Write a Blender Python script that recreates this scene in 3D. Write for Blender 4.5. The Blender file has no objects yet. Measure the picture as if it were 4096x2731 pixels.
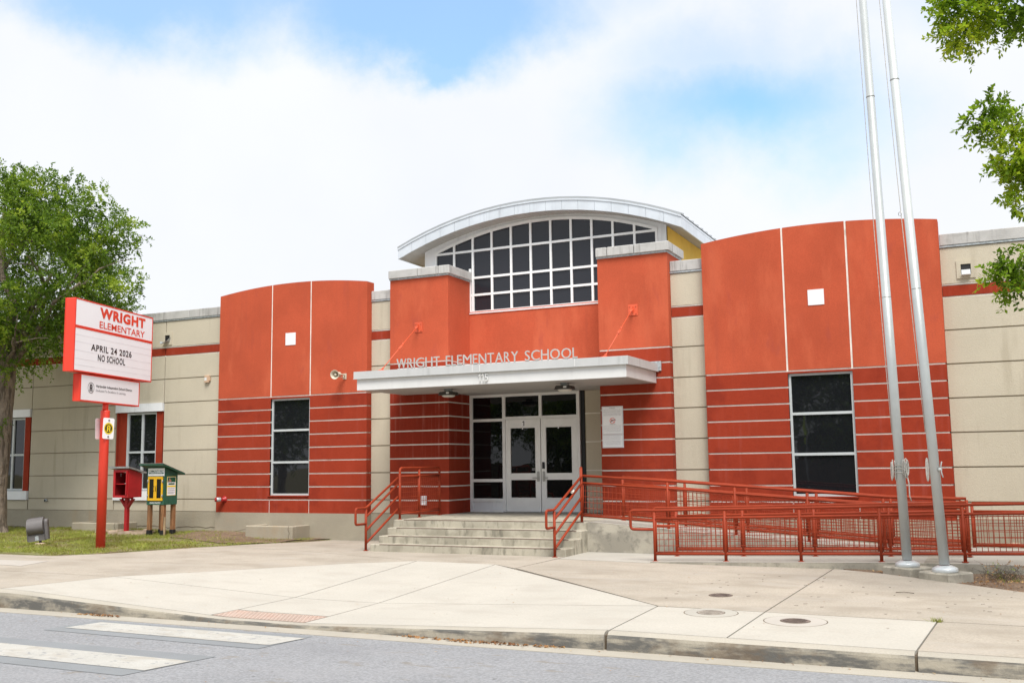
import bpy, bmesh, math, random
import numpy as np
from mathutils import Vector, Matrix, Euler
R = math.radians
random.seed(7); np.random.seed(7)
scn = bpy.context.scene
COL = scn.collection

# ------------------------------------------------------------------ camera
ZC = 1.645
yaw, pitch, roll = 0.44260663, 0.12109273, -0.01282863
fw = Vector((-math.sin(yaw)*math.cos(pitch), math.cos(yaw)*math.cos(pitch), math.sin(pitch)))
rt = Vector((math.cos(yaw), math.sin(yaw), 0)); up = rt.cross(fw)
rt2 = rt*math.cos(roll)+up*math.sin(roll); up2 = -rt*math.sin(roll)+up*math.cos(roll)
cam_d = bpy.data.cameras.new('camera'); cam = bpy.data.objects.new('camera', cam_d); COL.objects.link(cam)
cam.matrix_world = Matrix(((rt2.x, up2.x, -fw.x, 0), (rt2.y, up2.y, -fw.y, 0), (rt2.z, up2.z, -fw.z, ZC), (0, 0, 0, 1)))
cam_d.sensor_width = 36; cam_d.lens = 36*4040/4096.0; cam_d.clip_start = .1; cam_d.clip_end = 2000
scn.camera = cam

# ------------------------------------------------------------------ world, sun, exposure
SUN_EL, SUN_AZ = R(58), R(148)      # azimuth measured clockwise from +Y; light comes from the street, a little left
EXPO = 1.12
w = bpy.data.worlds.new('World'); scn.world = w; w.use_nodes = True
nt = w.node_tree; nt.nodes.clear(); N = nt.nodes; Lk = nt.links
def wn(t, **k):
    n = N.new(t)
    for a, b in k.items(): setattr(n, a, b)
    return n
def wmath(op, a, b=None, c=None):
    n = wn('ShaderNodeMath', operation=op)
    for i, v in enumerate((a, b, c)):
        if v is None: continue
        if isinstance(v, (int, float)): n.inputs[i].default_value = v
        else: Lk.new(v, n.inputs[i])
    return n.outputs[0]
sky = wn('ShaderNodeTexSky', sky_type='NISHITA'); sky.sun_disc = False
sky.sun_elevation = SUN_EL; sky.sun_rotation = SUN_AZ; sky.air_density = 1.0; sky.dust_density = 1.0; sky.ozone_density = 1.2
tc = wn('ShaderNodeTexCoord')
nz = wn('ShaderNodeTexNoise'); nz.inputs['Scale'].default_value = 7; nz.inputs['Detail'].default_value = 9; nz.inputs['Roughness'].default_value = .62
Lk.new(tc.outputs['Generated'], nz.inputs['Vector'])
sub = wn('ShaderNodeVectorMath', operation='SUBTRACT'); Lk.new(nz.outputs['Color'], sub.inputs[0]); sub.inputs[1].default_value = (.5, .5, .5)
scl = wn('ShaderNodeVectorMath', operation='SCALE'); Lk.new(sub.outputs[0], scl.inputs[0]); scl.inputs['Scale'].default_value = .14
wrp = wn('ShaderNodeVectorMath', operation='ADD'); Lk.new(tc.outputs['Generated'], wrp.inputs[0]); Lk.new(scl.outputs[0], wrp.inputs[1])
def sky_gap(az, el, ra, re, edge, amount):
    """a break in the cloud centred on azimuth az (deg, + to the right of +Y) and elevation el"""
    c = Vector((math.sin(R(az))*math.cos(R(el)), math.cos(R(az))*math.cos(R(el)), math.sin(R(el))))
    t1 = Vector((math.cos(R(az)), -math.sin(R(az)), 0)); t2 = t1.cross(c)
    o = []
    for t, r in ((t1, ra), (t2, re)):
        d = wn('ShaderNodeVectorMath', operation='DOT_PRODUCT'); Lk.new(wrp.outputs[0], d.inputs[0]); d.inputs[1].default_value = t
        k = wmath('DIVIDE', wmath('SUBTRACT', d.outputs['Value'], c.dot(t)), r); o.append(wmath('MULTIPLY', k, k))
    dd = wmath('SQRT', wmath('ADD', *o))
    f = wn('ShaderNodeVectorMath', operation='DOT_PRODUCT'); Lk.new(tc.outputs['Generated'], f.inputs[0]); f.inputs[1].default_value = c
    m = wn('ShaderNodeMapRange', interpolation_type='SMOOTHSTEP'); Lk.new(dd, m.inputs[0]); m.inputs[1].default_value = 1+edge; m.inputs[2].default_value = 1-edge
    m.inputs[3].default_value = 0; m.inputs[4].default_value = amount
    return wmath('MULTIPLY', m.outputs[0], wmath('GREATER_THAN', f.outputs['Value'], 0))
GAPS = [(-46.5, 26.4, .15, .074, .45, .7), (-43, 24.4, .035, .022, .6, .6), (-30, 25.6, .145, .056, .45, .75), (-29.5, 23.6, .055, .026, .6, .7), (-37, 28.5, .27, .075, .45, .7), (-12.2, 19.4, .095, .052, .95, .8), (-8.8, 18.2, .08, .045, .95, .45), (-13.5, 22.5, .08, .04, .95, .35), (40, 35, .3, .12, .5, .8), (150, 40, .4, .15, .5, .8)]
gap = None
for g_ in GAPS:
    o = sky_gap(*g_); gap = o if gap is None else wmath('MAXIMUM', gap, o)
n2 = wn('ShaderNodeTexNoise'); n2.inputs['Scale'].default_value = 1.7; n2.inputs['Detail'].default_value = 5
Lk.new(tc.outputs['Generated'], n2.inputs['Vector'])
m2 = wn('ShaderNodeMapRange', interpolation_type='SMOOTHSTEP'); Lk.new(n2.outputs['Fac'], m2.inputs[0]); m2.inputs[1].default_value = .66; m2.inputs[2].default_value = .80
gap = wmath('MAXIMUM', gap, wmath('MULTIPLY', m2.outputs[0], .8))
skb = wn('ShaderNodeMix', data_type='RGBA', blend_type='MULTIPLY'); skb.inputs[0].default_value = 1
Lk.new(sky.outputs[0], skb.inputs[6]); skb.inputs[7].default_value = (.56, .92, 1.15, 1)
skl = wn('ShaderNodeMix', data_type='RGBA', blend_type='ADD'); skl.inputs[0].default_value = 1
Lk.new(skb.outputs[2], skl.inputs[6]); skl.inputs[7].default_value = (.1, .2, .3, 1)
cmx = wn('ShaderNodeMix', data_type='RGBA'); n3 = wn('ShaderNodeTexNoise'); n3.inputs['Scale'].default_value = 5; n3.inputs['Detail'].default_value = 9
Lk.new(tc.outputs['Generated'], n3.inputs['Vector']); Lk.new(n3.outputs['Fac'], cmx.inputs[0])
cmx.inputs[6].default_value = (3.35, 3.48, 3.75, 1); cmx.inputs[7].default_value = (3.95, 4.02, 4.18, 1)
mx = wn('ShaderNodeMix', data_type='RGBA'); Lk.new(gap, mx.inputs[0]); Lk.new(cmx.outputs[2], mx.inputs[6]); Lk.new(skl.outputs[2], mx.inputs[7])
bg = wn('ShaderNodeBackground'); bg.inputs['Strength'].default_value = .12
Lk.new(mx.outputs[2], bg.inputs['Color']); wo = wn('ShaderNodeOutputWorld'); Lk.new(bg.outputs[0], wo.inputs['Surface'])
sl = bpy.data.lights.new('sun', 'SUN'); sl.energy = 2.2; sl.angle = R(28); sl.color = (1, .96, .9)
so = bpy.data.objects.new('sun', sl); COL.objects.link(so)
sd = Vector((math.sin(SUN_AZ)*math.cos(SUN_EL), math.cos(SUN_AZ)*math.cos(SUN_EL), math.sin(SUN_EL)))
so.rotation_euler = sd.to_track_quat('Z', 'Y').to_euler(); so.location = (0, 0, 30)
scn.view_settings.view_transform = 'Standard'; scn.view_settings.look = 'None'
scn.view_settings.exposure = EXPO; scn.view_settings.gamma = 1; scn.view_settings.use_curve_mapping = False
scn.cycles.max_bounces = 6; scn.cycles.use_denoising = True

# ------------------------------------------------------------------ materials
def mat(name, base, rough=.8, var=.08, vs=1.5, fine=0, fs=60, bump=0, bs=80, metal=0, streak=None, stain=None, spec=.5, bd=.01, spots=None, wood=None):
    """streak=(colour, amount, xscale, zscale); stain=(colour, lo, hi, scale); all in world metres"""
    m = bpy.data.materials.new(name); m.use_nodes = True; t = m.node_tree; n = t.nodes; l = t.links
    b = n['Principled BSDF']; b.inputs['Roughness'].default_value = rough; b.inputs['Metallic'].default_value = metal
    b.inputs['Specular IOR Level'].default_value = spec
    geo = n.new('ShaderNodeNewGeometry'); pos = geo.outputs['Position']
    def noise(scale, vec=None, detail=4, stretch=None, rg=.6):
        x = n.new('ShaderNodeTexNoise'); x.inputs['Scale'].default_value = scale; x.inputs['Detail'].default_value = detail; x.inputs['Roughness'].default_value = rg
        if stretch:
            mp = n.new('ShaderNodeMapping'); mp.inputs['Scale'].default_value = stretch; l.new(pos, mp.inputs['Vector']); l.new(mp.outputs[0], x.inputs['Vector'])
        else: l.new(pos, x.inputs['Vector'])
        return x.outputs['Fac']
    def mrange(v, a, c, d=0., e=1.):
        x = n.new('ShaderNodeMapRange'); x.interpolation_type = 'SMOOTHSTEP'; l.new(v, x.inputs[0])
        for i, q in enumerate((a, c, d, e)): x.inputs[i+1].default_value = q
        return x.outputs[0]
    def mixc(f, a, c):
        x = n.new('ShaderNodeMix'); x.data_type = 'RGBA'
        for s, v in ((0, f), (6, a), (7, c)):
            if hasattr(v, 'links') or isinstance(v, bpy.types.NodeSocket): l.new(v, x.inputs[s])
            elif s == 0: x.inputs[0].default_value = v
            else: x.inputs[s].default_value = (*v[:3], 1)
        return x.outputs[2]
    B = Vector(base)
    col = mixc(mrange(noise(vs), .3, .7), B*(1-var), B*(1+var))
    if fine: col = mixc(mrange(noise(fs, detail=2), .35, .65, 0, fine), col, B*.45)
    if wood:
        col = mixc(mrange(noise(3, stretch=wood), .35, .65), col, B*.5)
    if streak:
        c_, am, xs, zs = streak
        f1 = mrange(noise(1, stretch=(xs, xs, zs), detail=5), .5, .72, 0, am)
        f2 = mrange(noise(.6), .4, .62)
        mm = n.new('ShaderNodeMath'); mm.operation = 'MULTIPLY'; l.new(f1, mm.inputs[0]); l.new(f2, mm.inputs[1])
        col = mixc(mm.outputs[0], col, c_)
    if stain:
        for c_, lo, hi, sc_, am in (stain if isinstance(stain, list) else [stain]):
            col = mixc(mrange(noise(1, stretch=sc_ if isinstance(sc_, tuple) else (sc_,)*3, detail=6), lo, hi, 0, am), col, c_)
    if spots:
        c_, sc_, th, am = spots
        col = mixc(mrange(noise(sc_, detail=1), th, th+.03, 0, am), col, c_)
    l.new(col, b.inputs['Base Color'])
    if bump:
        bp = n.new('ShaderNodeBump'); bp.inputs['Strength'].default_value = bump; bp.inputs['Distance'].default_value = bd
        l.new(noise(bs, detail=5, rg=.65), bp.inputs['Height']); l.new(bp.outputs[0], b.inputs['Normal'])
    return m
def glass(name, base, rough=.02, wav=0, ws=2.5, spec=.5):
    m = mat(name, base, rough, 0, spec=spec)
    if wav:
        t = m.node_tree; n = t.nodes; b = n['Principled BSDF']; geo = n.new('ShaderNodeNewGeometry')
        x = n.new('ShaderNodeTexNoise'); x.inputs['Scale'].default_value = ws; x.inputs['Detail'].default_value = 2; t.links.new(geo.outputs['Position'], x.inputs['Vector'])
        bp = n.new('ShaderNodeBump'); bp.inputs['Strength'].default_value = wav; bp.inputs['Distance'].default_value = .02
        t.links.new(x.outputs['Fac'], bp.inputs['Height']); t.links.new(bp.outputs[0], b.inputs['Normal'])
    return m
def leafmat(name, c1, c2, c3, tr=.35):
    m = bpy.data.materials.new(name); m.use_nodes = True; t = m.node_tree; n = t.nodes; l = t.links
    b = n['Principled BSDF']; b.inputs['Roughness'].default_value = .5; b.inputs['Specular IOR Level'].default_value = .35
    geo = n.new('ShaderNodeNewGeometry'); rp = n.new('ShaderNodeValToRGB'); e = rp.color_ramp.elements
    e[0].color = (*c1, 1); e[1].color = (*c3, 1); x = e.new(.5); x.color = (*c2, 1)
    nn = n.new('ShaderNodeTexNoise'); nn.inputs['Scale'].default_value = 1.3; l.new(geo.outputs['Position'], nn.inputs['Vector'])
    md = n.new('ShaderNodeMath'); md.operation = 'MULTIPLY_ADD'; l.new(geo.outputs['Random Per Island'], md.inputs[0]); md.inputs[1].default_value = .4
    sb = n.new('ShaderNodeMath'); sb.operation = 'MULTIPLY_ADD'; l.new(nn.outputs['Fac'], sb.inputs[0]); sb.inputs[1].default_value = 1.9; sb.inputs[2].default_value = -.68
    l.new(sb.outputs[0], md.inputs[2]); l.new(md.outputs[0], rp.inputs[0]); l.new(rp.outputs[0], b.inputs['Base Color'])
    tl = n.new('ShaderNodeBsdfTranslucent'); l.new(rp.outputs[0], tl.inputs['Color'])
    ms = n.new('ShaderNodeMixShader'); ms.inputs[0].default_value = tr; l.new(b.outputs[0], ms.inputs[1]); l.new(tl.outputs[0], ms.inputs[2])
    l.new(ms.outputs[0], n['Material Output'].inputs['Surface'])
    return m
M = {}
M['orange'] = mat(spec=.15, name='orange_stucco', base=(.47, .088, .041), rough=.9, var=.09, vs=.9, fine=.2, fs=45, bump=.25, bs=70, streak=((.38, .075, .04), .6, 6, .35), stain=[((.55, .125, .06), .50, .68, (1.6, 1.6, .5), .5), ((.36, .07, .045), .60, .72, (3, 3, 1.2), .5)])
M['red'] = mat(spec=.15, name='red_stucco', base=(.31, .040, .017), rough=.9, var=.07, vs=.8, fine=.22, fs=45, bump=.3, bs=60, streak=((.33, .07, .05), .6, 9, .5), stain=[((.20, .024, .012), .48, .66, 1.6, .6), ((.34, .05, .024), .52, .68, (2.5, 2.5, 1), .4)])
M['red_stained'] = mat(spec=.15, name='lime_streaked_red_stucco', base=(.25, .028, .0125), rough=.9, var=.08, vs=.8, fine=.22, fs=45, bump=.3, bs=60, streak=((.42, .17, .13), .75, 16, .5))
M['beige'] = mat(spec=.15, name='beige_stucco', base=(.53, .475, .37), rough=.9, var=.05, vs=.5, fine=.10, fs=60, bump=.45, bs=45, streak=((.38, .33, .245), .5, 5, .5), bd=.012)
M['reveal'] = mat('white_reveal', (.76, .73, .66), .7, .12, 2.5, stain=((.35, .28, .2), .62, .75, 3, .6))
M['groove'] = mat('shaded_groove_beige', (.30, .25, .18), .8)  # wall beige darkened in the colour for the shadow inside the panel grooves
M['plinth'] = mat(spec=.15, name='plinth_concrete', base=(.36, .32, .245), rough=.9, var=.1, vs=.9, fine=.12, fs=50, bump=.4, bs=30, streak=((.36, .27, .17), .7, 3, .8), stain=((.36, .29, .21), .55, .75, 1.4, .5))
M['coping'] = mat('weathered_cast_stone', (.46, .45, .43), .85, .1, 2, .1, 60, .2, 40, streak=((.16, .15, .14), .9, 12, 1.2), stain=((.30, .29, .27), .52, .75, (2.5, 2.5, 5), .6))
M['galv'] = mat('galvanised_flashing', (.42, .45, .46), .5, .25, 20, metal=.35)
M['white_metal'] = mat('white_painted_metal', (.78, .79, .80), .4, .04, 2, streak=((.55, .56, .58), .5, 10, 1))
M['canopy'] = mat('off_white_canopy_metal', (.66, .66, .645), .42, .04, 1.5, streak=((.55, .55, .54), .5, 6, 1))
M['lettering'] = mat('brushed_letter_metal', (.50, .49, .47), .45, .05, metal=.2)
M['canopy_up'] = mat('weathered_gutter_metal', (.50, .505, .50), .42, .05, 1.5, streak=((.33, .335, .33), .6, 8, 1))
M['soffit'] = mat('ribbed_metal_soffit', (.40, .39, .38), .6, .04)
M['fascia'] = mat('silver_fascia_panel', (.62, .66, .70), .42, .06, 2, metal=.25, streak=((.45, .47, .5), .6, 8, 1))
M['roofmetal'] = mat('grey_standing_seam_roof', (.38, .40, .41), .5, .1, metal=.3)
M['vinyl'] = mat('vinyl_soffit', (.40, .385, .36), .6)
M['yellow'] = mat('yellow_wall_panel', (.70, .45, .07), .75, .1, 1.2, bump=.1)
M['alu_grey'] = mat('satin_grey_window_frame', (.50, .53, .53), .42, .05, 3)
M['alu'] = mat('white_window_frame', (.82, .82, .81), .42, .05, 3)
M['door'] = mat('white_door_paint', (.84, .84, .82), .4, .04, 3, stain=((.6, .58, .55), .66, .8, 4, .4))
M['glass'] = glass('dark_window_glass', (.010, .011, .013), .02, .14, 1.0, .5)
M['glass_up'] = glass('tinted_clerestory_glass', (.022, .024, .030), .04, .08, .8, .36)
M['glass_door'] = glass('door_glass', (.006, .007, .008), .015, .12, 2.2, .42)
M['blind'] = mat('dark_blind', (.03, .03, .035), .8)
M['black'] = mat('black_rubber_and_holes', (.012, .012, .013), .6)
M['rail'] = mat('red_rail_paint', (.275, .038, .013), .55, spec=.2, var=.1, vs=4, bump=.05, stain=((.34, .06, .035), .55, .75, 5, .5))
M['rod'] = mat('orange_rod_paint', (.62, .10, .04), .5)
M['steel'] = mat('brushed_aluminium_pole', (.50, .525, .52), .45, .04, 3, metal=.2)
M['steel_d'] = mat('spun_aluminium_collar', (.60, .63, .64), .35, .04, 3, metal=.3)
M['chrome'] = mat('satin_steel', (.42, .42, .41), .35, metal=.8)
M['rope'] = mat('white_rope', (.50, .48, .44), .9, .2, 40)
CS = [((.50, .43, .34), .56, .78, (1.2, 1.2, 1), .45), ((.36, .29, .21), .66, .82, 2.3, .35)]
M['cream'] = mat('new_cream_concrete', (.455, .425, .368), .88, .04, .8, .14, 40, .10, 70, stain=[((.38, .345, .295), .50, .68, (1.1, 2.2, 1), .5)], spots=((.22, .13, .06), 26, .79, .8))
M['tan'] = mat('old_tan_concrete', (.40, .35, .285), .9, .08, .7, .28, 40, .16, 60, stain=[((.27, .23, .18), .45, .66, (.8, 1.6, 1), .6), ((.39, .35, .30), .50, .68, (.9, 2, 1), .5)], spots=((.20, .16, .11), 34, .78, .4))
M['walk'] = mat('pale_walk_concrete', (.405, .38, .33), .9, .06, .9, .14, 70, .15, 60, stain=((.38, .35, .30), .58, .8, 1.5, .5))
M['patch'] = mat('pale_patch_concrete', (.42, .385, .34), .9, .04)
M['joint'] = mat('joint_dirt', (.12, .09, .06), .95, .3, 6)
M['step'] = mat('stained_step_concrete', (.42, .385, .305), .9, .1, 1.6, .14, 60, .3, 40,
    stain=[((.26, .235, .18), .45, .62, (2.2, 2.2, 2.2), .7), ((.12, .11, .085), .52, .70, (9, 9, 2.6), .65)])
M['rampwall'] = mat('mottled_ramp_wall', (.405, .37, .30), .9, .1, 1.2, .14, 60, .3, 40,
    stain=[((.24, .22, .18), .42, .6, (1.6, 1.6, 1.6), .8), ((.15, .14, .115), .50, .70, (9, 9, 9), .6)])
M['nosing'] = mat('step_nosing_strip', (.16, .09, .07), .7)
M['curbm'] = mat('scuffed_curb', (.39, .355, .295), .9, .07, 1.1, .14, 60, .35, 40)
M['curbface'] = mat('grimy_curb_face', (.29, .26, .205), .9, .12, 1.3, .2, 60, .5, 35,
    stain=[((.07, .07, .068), .42, .58, (1.4, 6, 9), .85), ((.36, .32, .25), .50, .66, (3, 3, 6), .6), ((.13, .09, .055), .50, .64, (2, 2, 4), .6)], streak=((.42, .38, .31), .6, 22, 2))
M['gutter'] = mat('gutter_concrete', (.385, .35, .29), .9, .08, 1.2, .15, 60, .2, 50, stain=((.33, .28, .21), .55, .75, (1, 3, 1), .6))
M['road'] = mat('pale_grey_asphalt', (.288, .290, .298), .9, .06, .6, .5, 38, .4, 140,
    stain=[((.29, .285, .29), .52, .75, (.6, 1.6, 1), .5), ((.20, .17, .13), .60, .70, (2.2, 5, 1), .6), ((.19, .19, .20), .56, .70, (.35, 1.2, 1), .4)], spots=((.10, .10, .10), 9, .76, .6))
M['seal'] = mat('dark_seal_patch', (.235, .245, .252), .85, .06, 1, .3, 120, .3, 120)
M['paint'] = mat('worn_white_road_paint', (.45, .435, .395), .8, .05, 2, .2, 60, .2, 90, stain=[((.35, .32, .27), .48, .66, (2.5, 5, 1), .7), ((.25, .25, .25), .60, .64, (9, 14, 9), .8)])
M['tactile'] = mat('brick_red_tactile', (.45, .345, .285), .85, .1, 3, .1, 60, stain=((.40, .24, .18), .5, .7, 3, .6))
M['iron'] = mat('rusty_iron_cover', (.17, .13, .11), .7, .25, 8, bump=.6, bs=45, metal=.3)
M['ironpale'] = mat('dusty_iron_cover', (.30, .26, .22), .8, .2, 8, bump=.5, bs=45)
M['soil'] = mat('brown_soil', (.19, .125, .08), .95, .25, 3, .3, 50, .8, 30, bd=.03, spots=((.36, .30, .22), 40, .68, .7))
M['turf'] = mat('thin_turf', (.24, .185, .10), .95, .3, 2, .35, 40, .8, 40, bd=.03, stain=((.17, .19, .05), .42, .6, 1.5, .7))
M['grass'] = leafmat('grass_blade', (.24, .17, .06), (.24, .28, .04), (.42, .44, .09), .25)
M['litter'] = leafmat('dry_leaf', (.15, .06, .02), (.34, .17, .06), (.58, .40, .18), .1)
M['leafL'] = leafmat('elm_leaf_deep', (.045, .095, .009), (.15, .255, .022), (.42, .52, .05), .55)  # deeper green leaf, for the lawn elm and the street trees
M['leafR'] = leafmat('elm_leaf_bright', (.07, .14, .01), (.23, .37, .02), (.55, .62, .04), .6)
M['bark'] = mat('furrowed_bark', (.30, .24, .185), .95, .2, 4, .3, 30, 1, 14, bd=.06, stain=((.09, .07, .05), .48, .6, (14, 14, 2.2), .8))
M['twig'] = mat('twig_bark', (.09, .07, .05), .9)
M['sign_red'] = mat('sign_red_enamel', (.74, .052, .028), .35, .04, 2, bump=.02, stain=((.45, .04, .03), .68, .85, 2, .5))
M['sign_white'] = mat('sign_face_acrylic', (.92, .92, .93), .6, .01, spec=.15)
M['sign_groove'] = mat('sign_track', (.82, .83, .85), .4)
M['ink_black'] = mat('black_lettering', (.012, .012, .014), .5)
M['ink_red'] = mat('orange_red_lettering', (.78, .06, .02), .5)
M['ink_grey'] = mat('grey_lettering', (.14, .14, .15), .5)
M['ink_yellow'] = mat('yellow_print', (.80, .60, .02), .5)
M['ink_green'] = mat('green_print', (.01, .10, .05), .5)
M['skin'] = mat('poster_tone', (.45, .22, .15), .6)
M['boxred'] = mat('box_red_paint', (.42, .008, .012), .55, .12, 4, stain=((.22, .006, .008), .6, .8, 4, .5), bump=.1)
M['boxin'] = mat('box_red_inside', (.20, .004, .006), .7)
M['shingle'] = mat('grey_roof_shingle', (.20, .19, .18), .9, .2, 12)
M['green'] = mat('pantry_green_paint', (.025, .105, .065), .6, .08, 4, bump=.15, bs=20)
M['yellowp'] = mat('pantry_yellow_paint', (.80, .44, .01), .5)
M['cedar'] = mat('cedar_post', (.36, .17, .07), .75, .15, 3, wood=(18, 18, 1.2))
M['pine'] = mat('pale_pine_stake', (.52, .38, .22), .75, wood=(18, 18, 1.2))
M['flag'] = mat('flagstone', (.50, .38, .28), .9, .2, 5, bump=.5)
M['lamp_grey'] = mat('grey_floodlight_housing', (.125, .115, .112), .6, .1, 5, bump=.1)
M['lamp_bronze'] = mat('bronze_lamp_body', (.045, .038, .032), .5)
M['lens'] = mat('prismatic_lens', (.62, .60, .55), .35)
M['horn'] = mat('horn_beige_plastic', (.55, .49, .38), .45)
M['tanbox'] = mat('tan_plastic', (.52, .36, .24), .5)
M['hred'] = mat('hydrant_red', (.35, .01, .012), .45)
M['woodfence'] = mat('grey_wood_fence', (.23, .17, .12), .85, .2, 3, wood=(20, 20, 1))
M['siding'] = mat('grey_blue_siding', (.25, .30, .33), .8)
M['houseroof'] = mat('brown_house_roof', (.12, .10, .09), .9)
M['crossgreen'] = mat('fluorescent_sign', (.55, .75, .02), .5)
M['offroof'] = mat('flat_roof_membrane', (.45, .44, .42), .9)

# ------------------------------------------------------------------ mesh helpers
def link(name, me, m, parent=None, smooth=False):
    o = bpy.data.objects.new(name, me); COL.objects.link(o)
    if m is not None and not me.materials:
        me.materials.append(M[m] if isinstance(m, str) else m)
    if smooth:
        me.polygons.foreach_set('use_smooth', [True]*len(me.polygons))
    if parent is not None: o.parent = parent
    return o
class MB:
    def __init__(s): s.v = []; s.f = []; s.sm = []
    def add(s, vs, fs, sm=False):
        b = len(s.v); s.v += [tuple(v) for v in vs]; s.f += [tuple(i+b for i in f) for f in fs]; s.sm += [sm]*len(fs); return s
    def box(s, x0, x1, y0, y1, z0, z1, T=None):
        vs = [Vector(p) for p in ((x0, y0, z0), (x1, y0, z0), (x1, y1, z0), (x0, y1, z0), (x0, y0, z1), (x1, y0, z1), (x1, y1, z1), (x0, y1, z1))]
        if T is not None: vs = [T @ v for v in vs]
        return s.add(vs, [(0, 3, 2, 1), (4, 5, 6, 7), (0, 1, 5, 4), (1, 2, 6, 5), (2, 3, 7, 6), (3, 0, 4, 7)])
    def bbox(s, x0, x1, y0, y1, z0, z1, c=.008, T=None):
        """box with chamfered edges along z and top"""
        P = lambda x0, x1, y0, y1, c: [(x0+c, y0), (x1-c, y0), (x1, y0+c), (x1, y1-c), (x1-c, y1), (x0+c, y1), (x0, y1-c), (x0, y0+c)]
        rings = [(P(x0, x1, y0, y1, c), z0), (P(x0, x1, y0, y1, c), z1-c), (P(x0+c, x1-c, y0+c, y1-c, c*.5), z1)]
        vs = []
        for r, z in rings: vs += [Vector((a, b, z)) for a, b in r]
        if T is not None: vs = [T @ v for v in vs]
        fs = [tuple(range(7, -1, -1)), tuple(range(16, 24))]
        for k in range(2):
            for i in range(8): fs.append((k*8+i, k*8+(i+1) % 8, k*8+8+(i+1) % 8, k*8+8+i))
        return s.add(vs, fs)
    def prism(s, poly, y0, y1, axis='y', T=None):
        """poly in (x,z) extruded along y (or (x,y) along z, or (y,z) along x)"""
        n = len(poly)
        def mk(a, b, t): return Vector((a, t, b)) if axis == 'y' else (Vector((a, b, t)) if axis == 'z' else Vector((t, a, b)))
        vs = [mk(a, b, y0) for a, b in poly]+[mk(a, b, y1) for a, b in poly]
        if T is not None: vs = [T @ v for v in vs]
        fs = [tuple(range(n)), tuple(range(2*n-1, n-1, -1))]+[(i, i+n, (i+1) % n+n, (i+1) % n) for i in range(n)]
        return s.add(vs, fs)
    def tube(s, pts, r, seg=8, cap=True, r2=None):
        pts = [Vector(p) for p in pts]; n = len(pts); vs = []
        prev = None
        for i, p in enumerate(pts):
            d = (pts[min(i+1, n-1)]-pts[max(i-1, 0)]).normalized()
            if prev is None:
                a = d.orthogonal().normalized()
            else:
                a = (prev-d*prev.dot(d)); a = a.normalized() if a.length > 1e-6 else d.orthogonal().normalized()
            prev = a; b = d.cross(a); rr = r if r2 is None else r+(r2-r)*i/(n-1)
            if isinstance(r, (list, tuple)): rr = r[i]
            vs += [p+(a*math.cos(t)+b*math.sin(t))*rr for t in [2*math.pi*k/seg for k in range(seg)]]
        fs = []
        for i in range(n-1):
            for k in range(seg): fs.append((i*seg+k, i*seg+(k+1) % seg, (i+1)*seg+(k+1) % seg, (i+1)*seg+k))
        s.add(vs, fs, True)
        if cap:
            b = len(s.v)-len(vs); s.f += [tuple(b+k for k in range(seg-1, -1, -1)), tuple(b+(n-1)*seg+k for k in range(seg))]; s.sm += [False, False]
        return s
    def lathe(s, prof, c, axis=Vector((0, 0, 1)), seg=24):
        """prof: (radius, height) from start to end"""
        axis = Vector(axis).normalized(); a = axis.orthogonal().normalized(); b = axis.cross(a); c = Vector(c); vs = []
        for r, h in prof: vs += [c+axis*h+(a*math.cos(t)+b*math.sin(t))*r for t in [2*math.pi*k/seg for k in range(seg)]]
        fs = []
        for i in range(len(prof)-1):
            for k in range(seg): fs.append((i*seg+k, i*seg+(k+1) % seg, (i+1)*seg+(k+1) % seg, (i+1)*seg+k))
        s.add(vs, fs, True); b0 = len(s.v)-len(vs)
        s.f += [tuple(b0+k for k in range(seg-1, -1, -1)), tuple(b0+(len(prof)-1)*seg+k for k in range(seg))]; s.sm += [False, False]
        return s
    def build(s, name, m, parent=None):
        me = bpy.data.meshes.new(name); me.from_pydata(s.v, [], s.f); me.polygons.foreach_set('use_smooth', s.sm); me.update()
        return link(name, me, m, parent)
def box(name, m, parent, *a, **k): return MB().box(*a, **k).build(name, m, parent)
def fillet(pts, r, n=4):
    pts = [Vector(p) for p in pts]; out = [pts[0]]
    for i in range(1, len(pts)-1):
        a, b, c = pts[i-1], pts[i], pts[i+1]; u = (a-b); v = (c-b); rr = min(r, u.length*.45, v.length*.45); u.normalize(); v.normalize()
        p, q = b+u*rr, b+v*rr
        for k in range(n+1):
            t = k/n; out.append(p*(1-t)**2+b*2*t*(1-t)+q*t*t)
    return out+[pts[-1]]
def tag(o, label=None, cat=None, group=None, kind=None):
    if label: o['label'] = label
    if cat: o['category'] = cat
    if group: o['group'] = group
    if kind: o['kind'] = kind
    return o
def thing(name, label, cat, group=None, loc=(0, 0, 0)):
    o = bpy.data.objects.new(name, None); COL.objects.link(o); o.location = loc; o.empty_display_size = .2
    return tag(o, label, cat, group)
def holder(name, parent):
    o = bpy.data.objects.new(name, None); COL.objects.link(o); o.parent = parent; return o
_tc = {}
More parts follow.
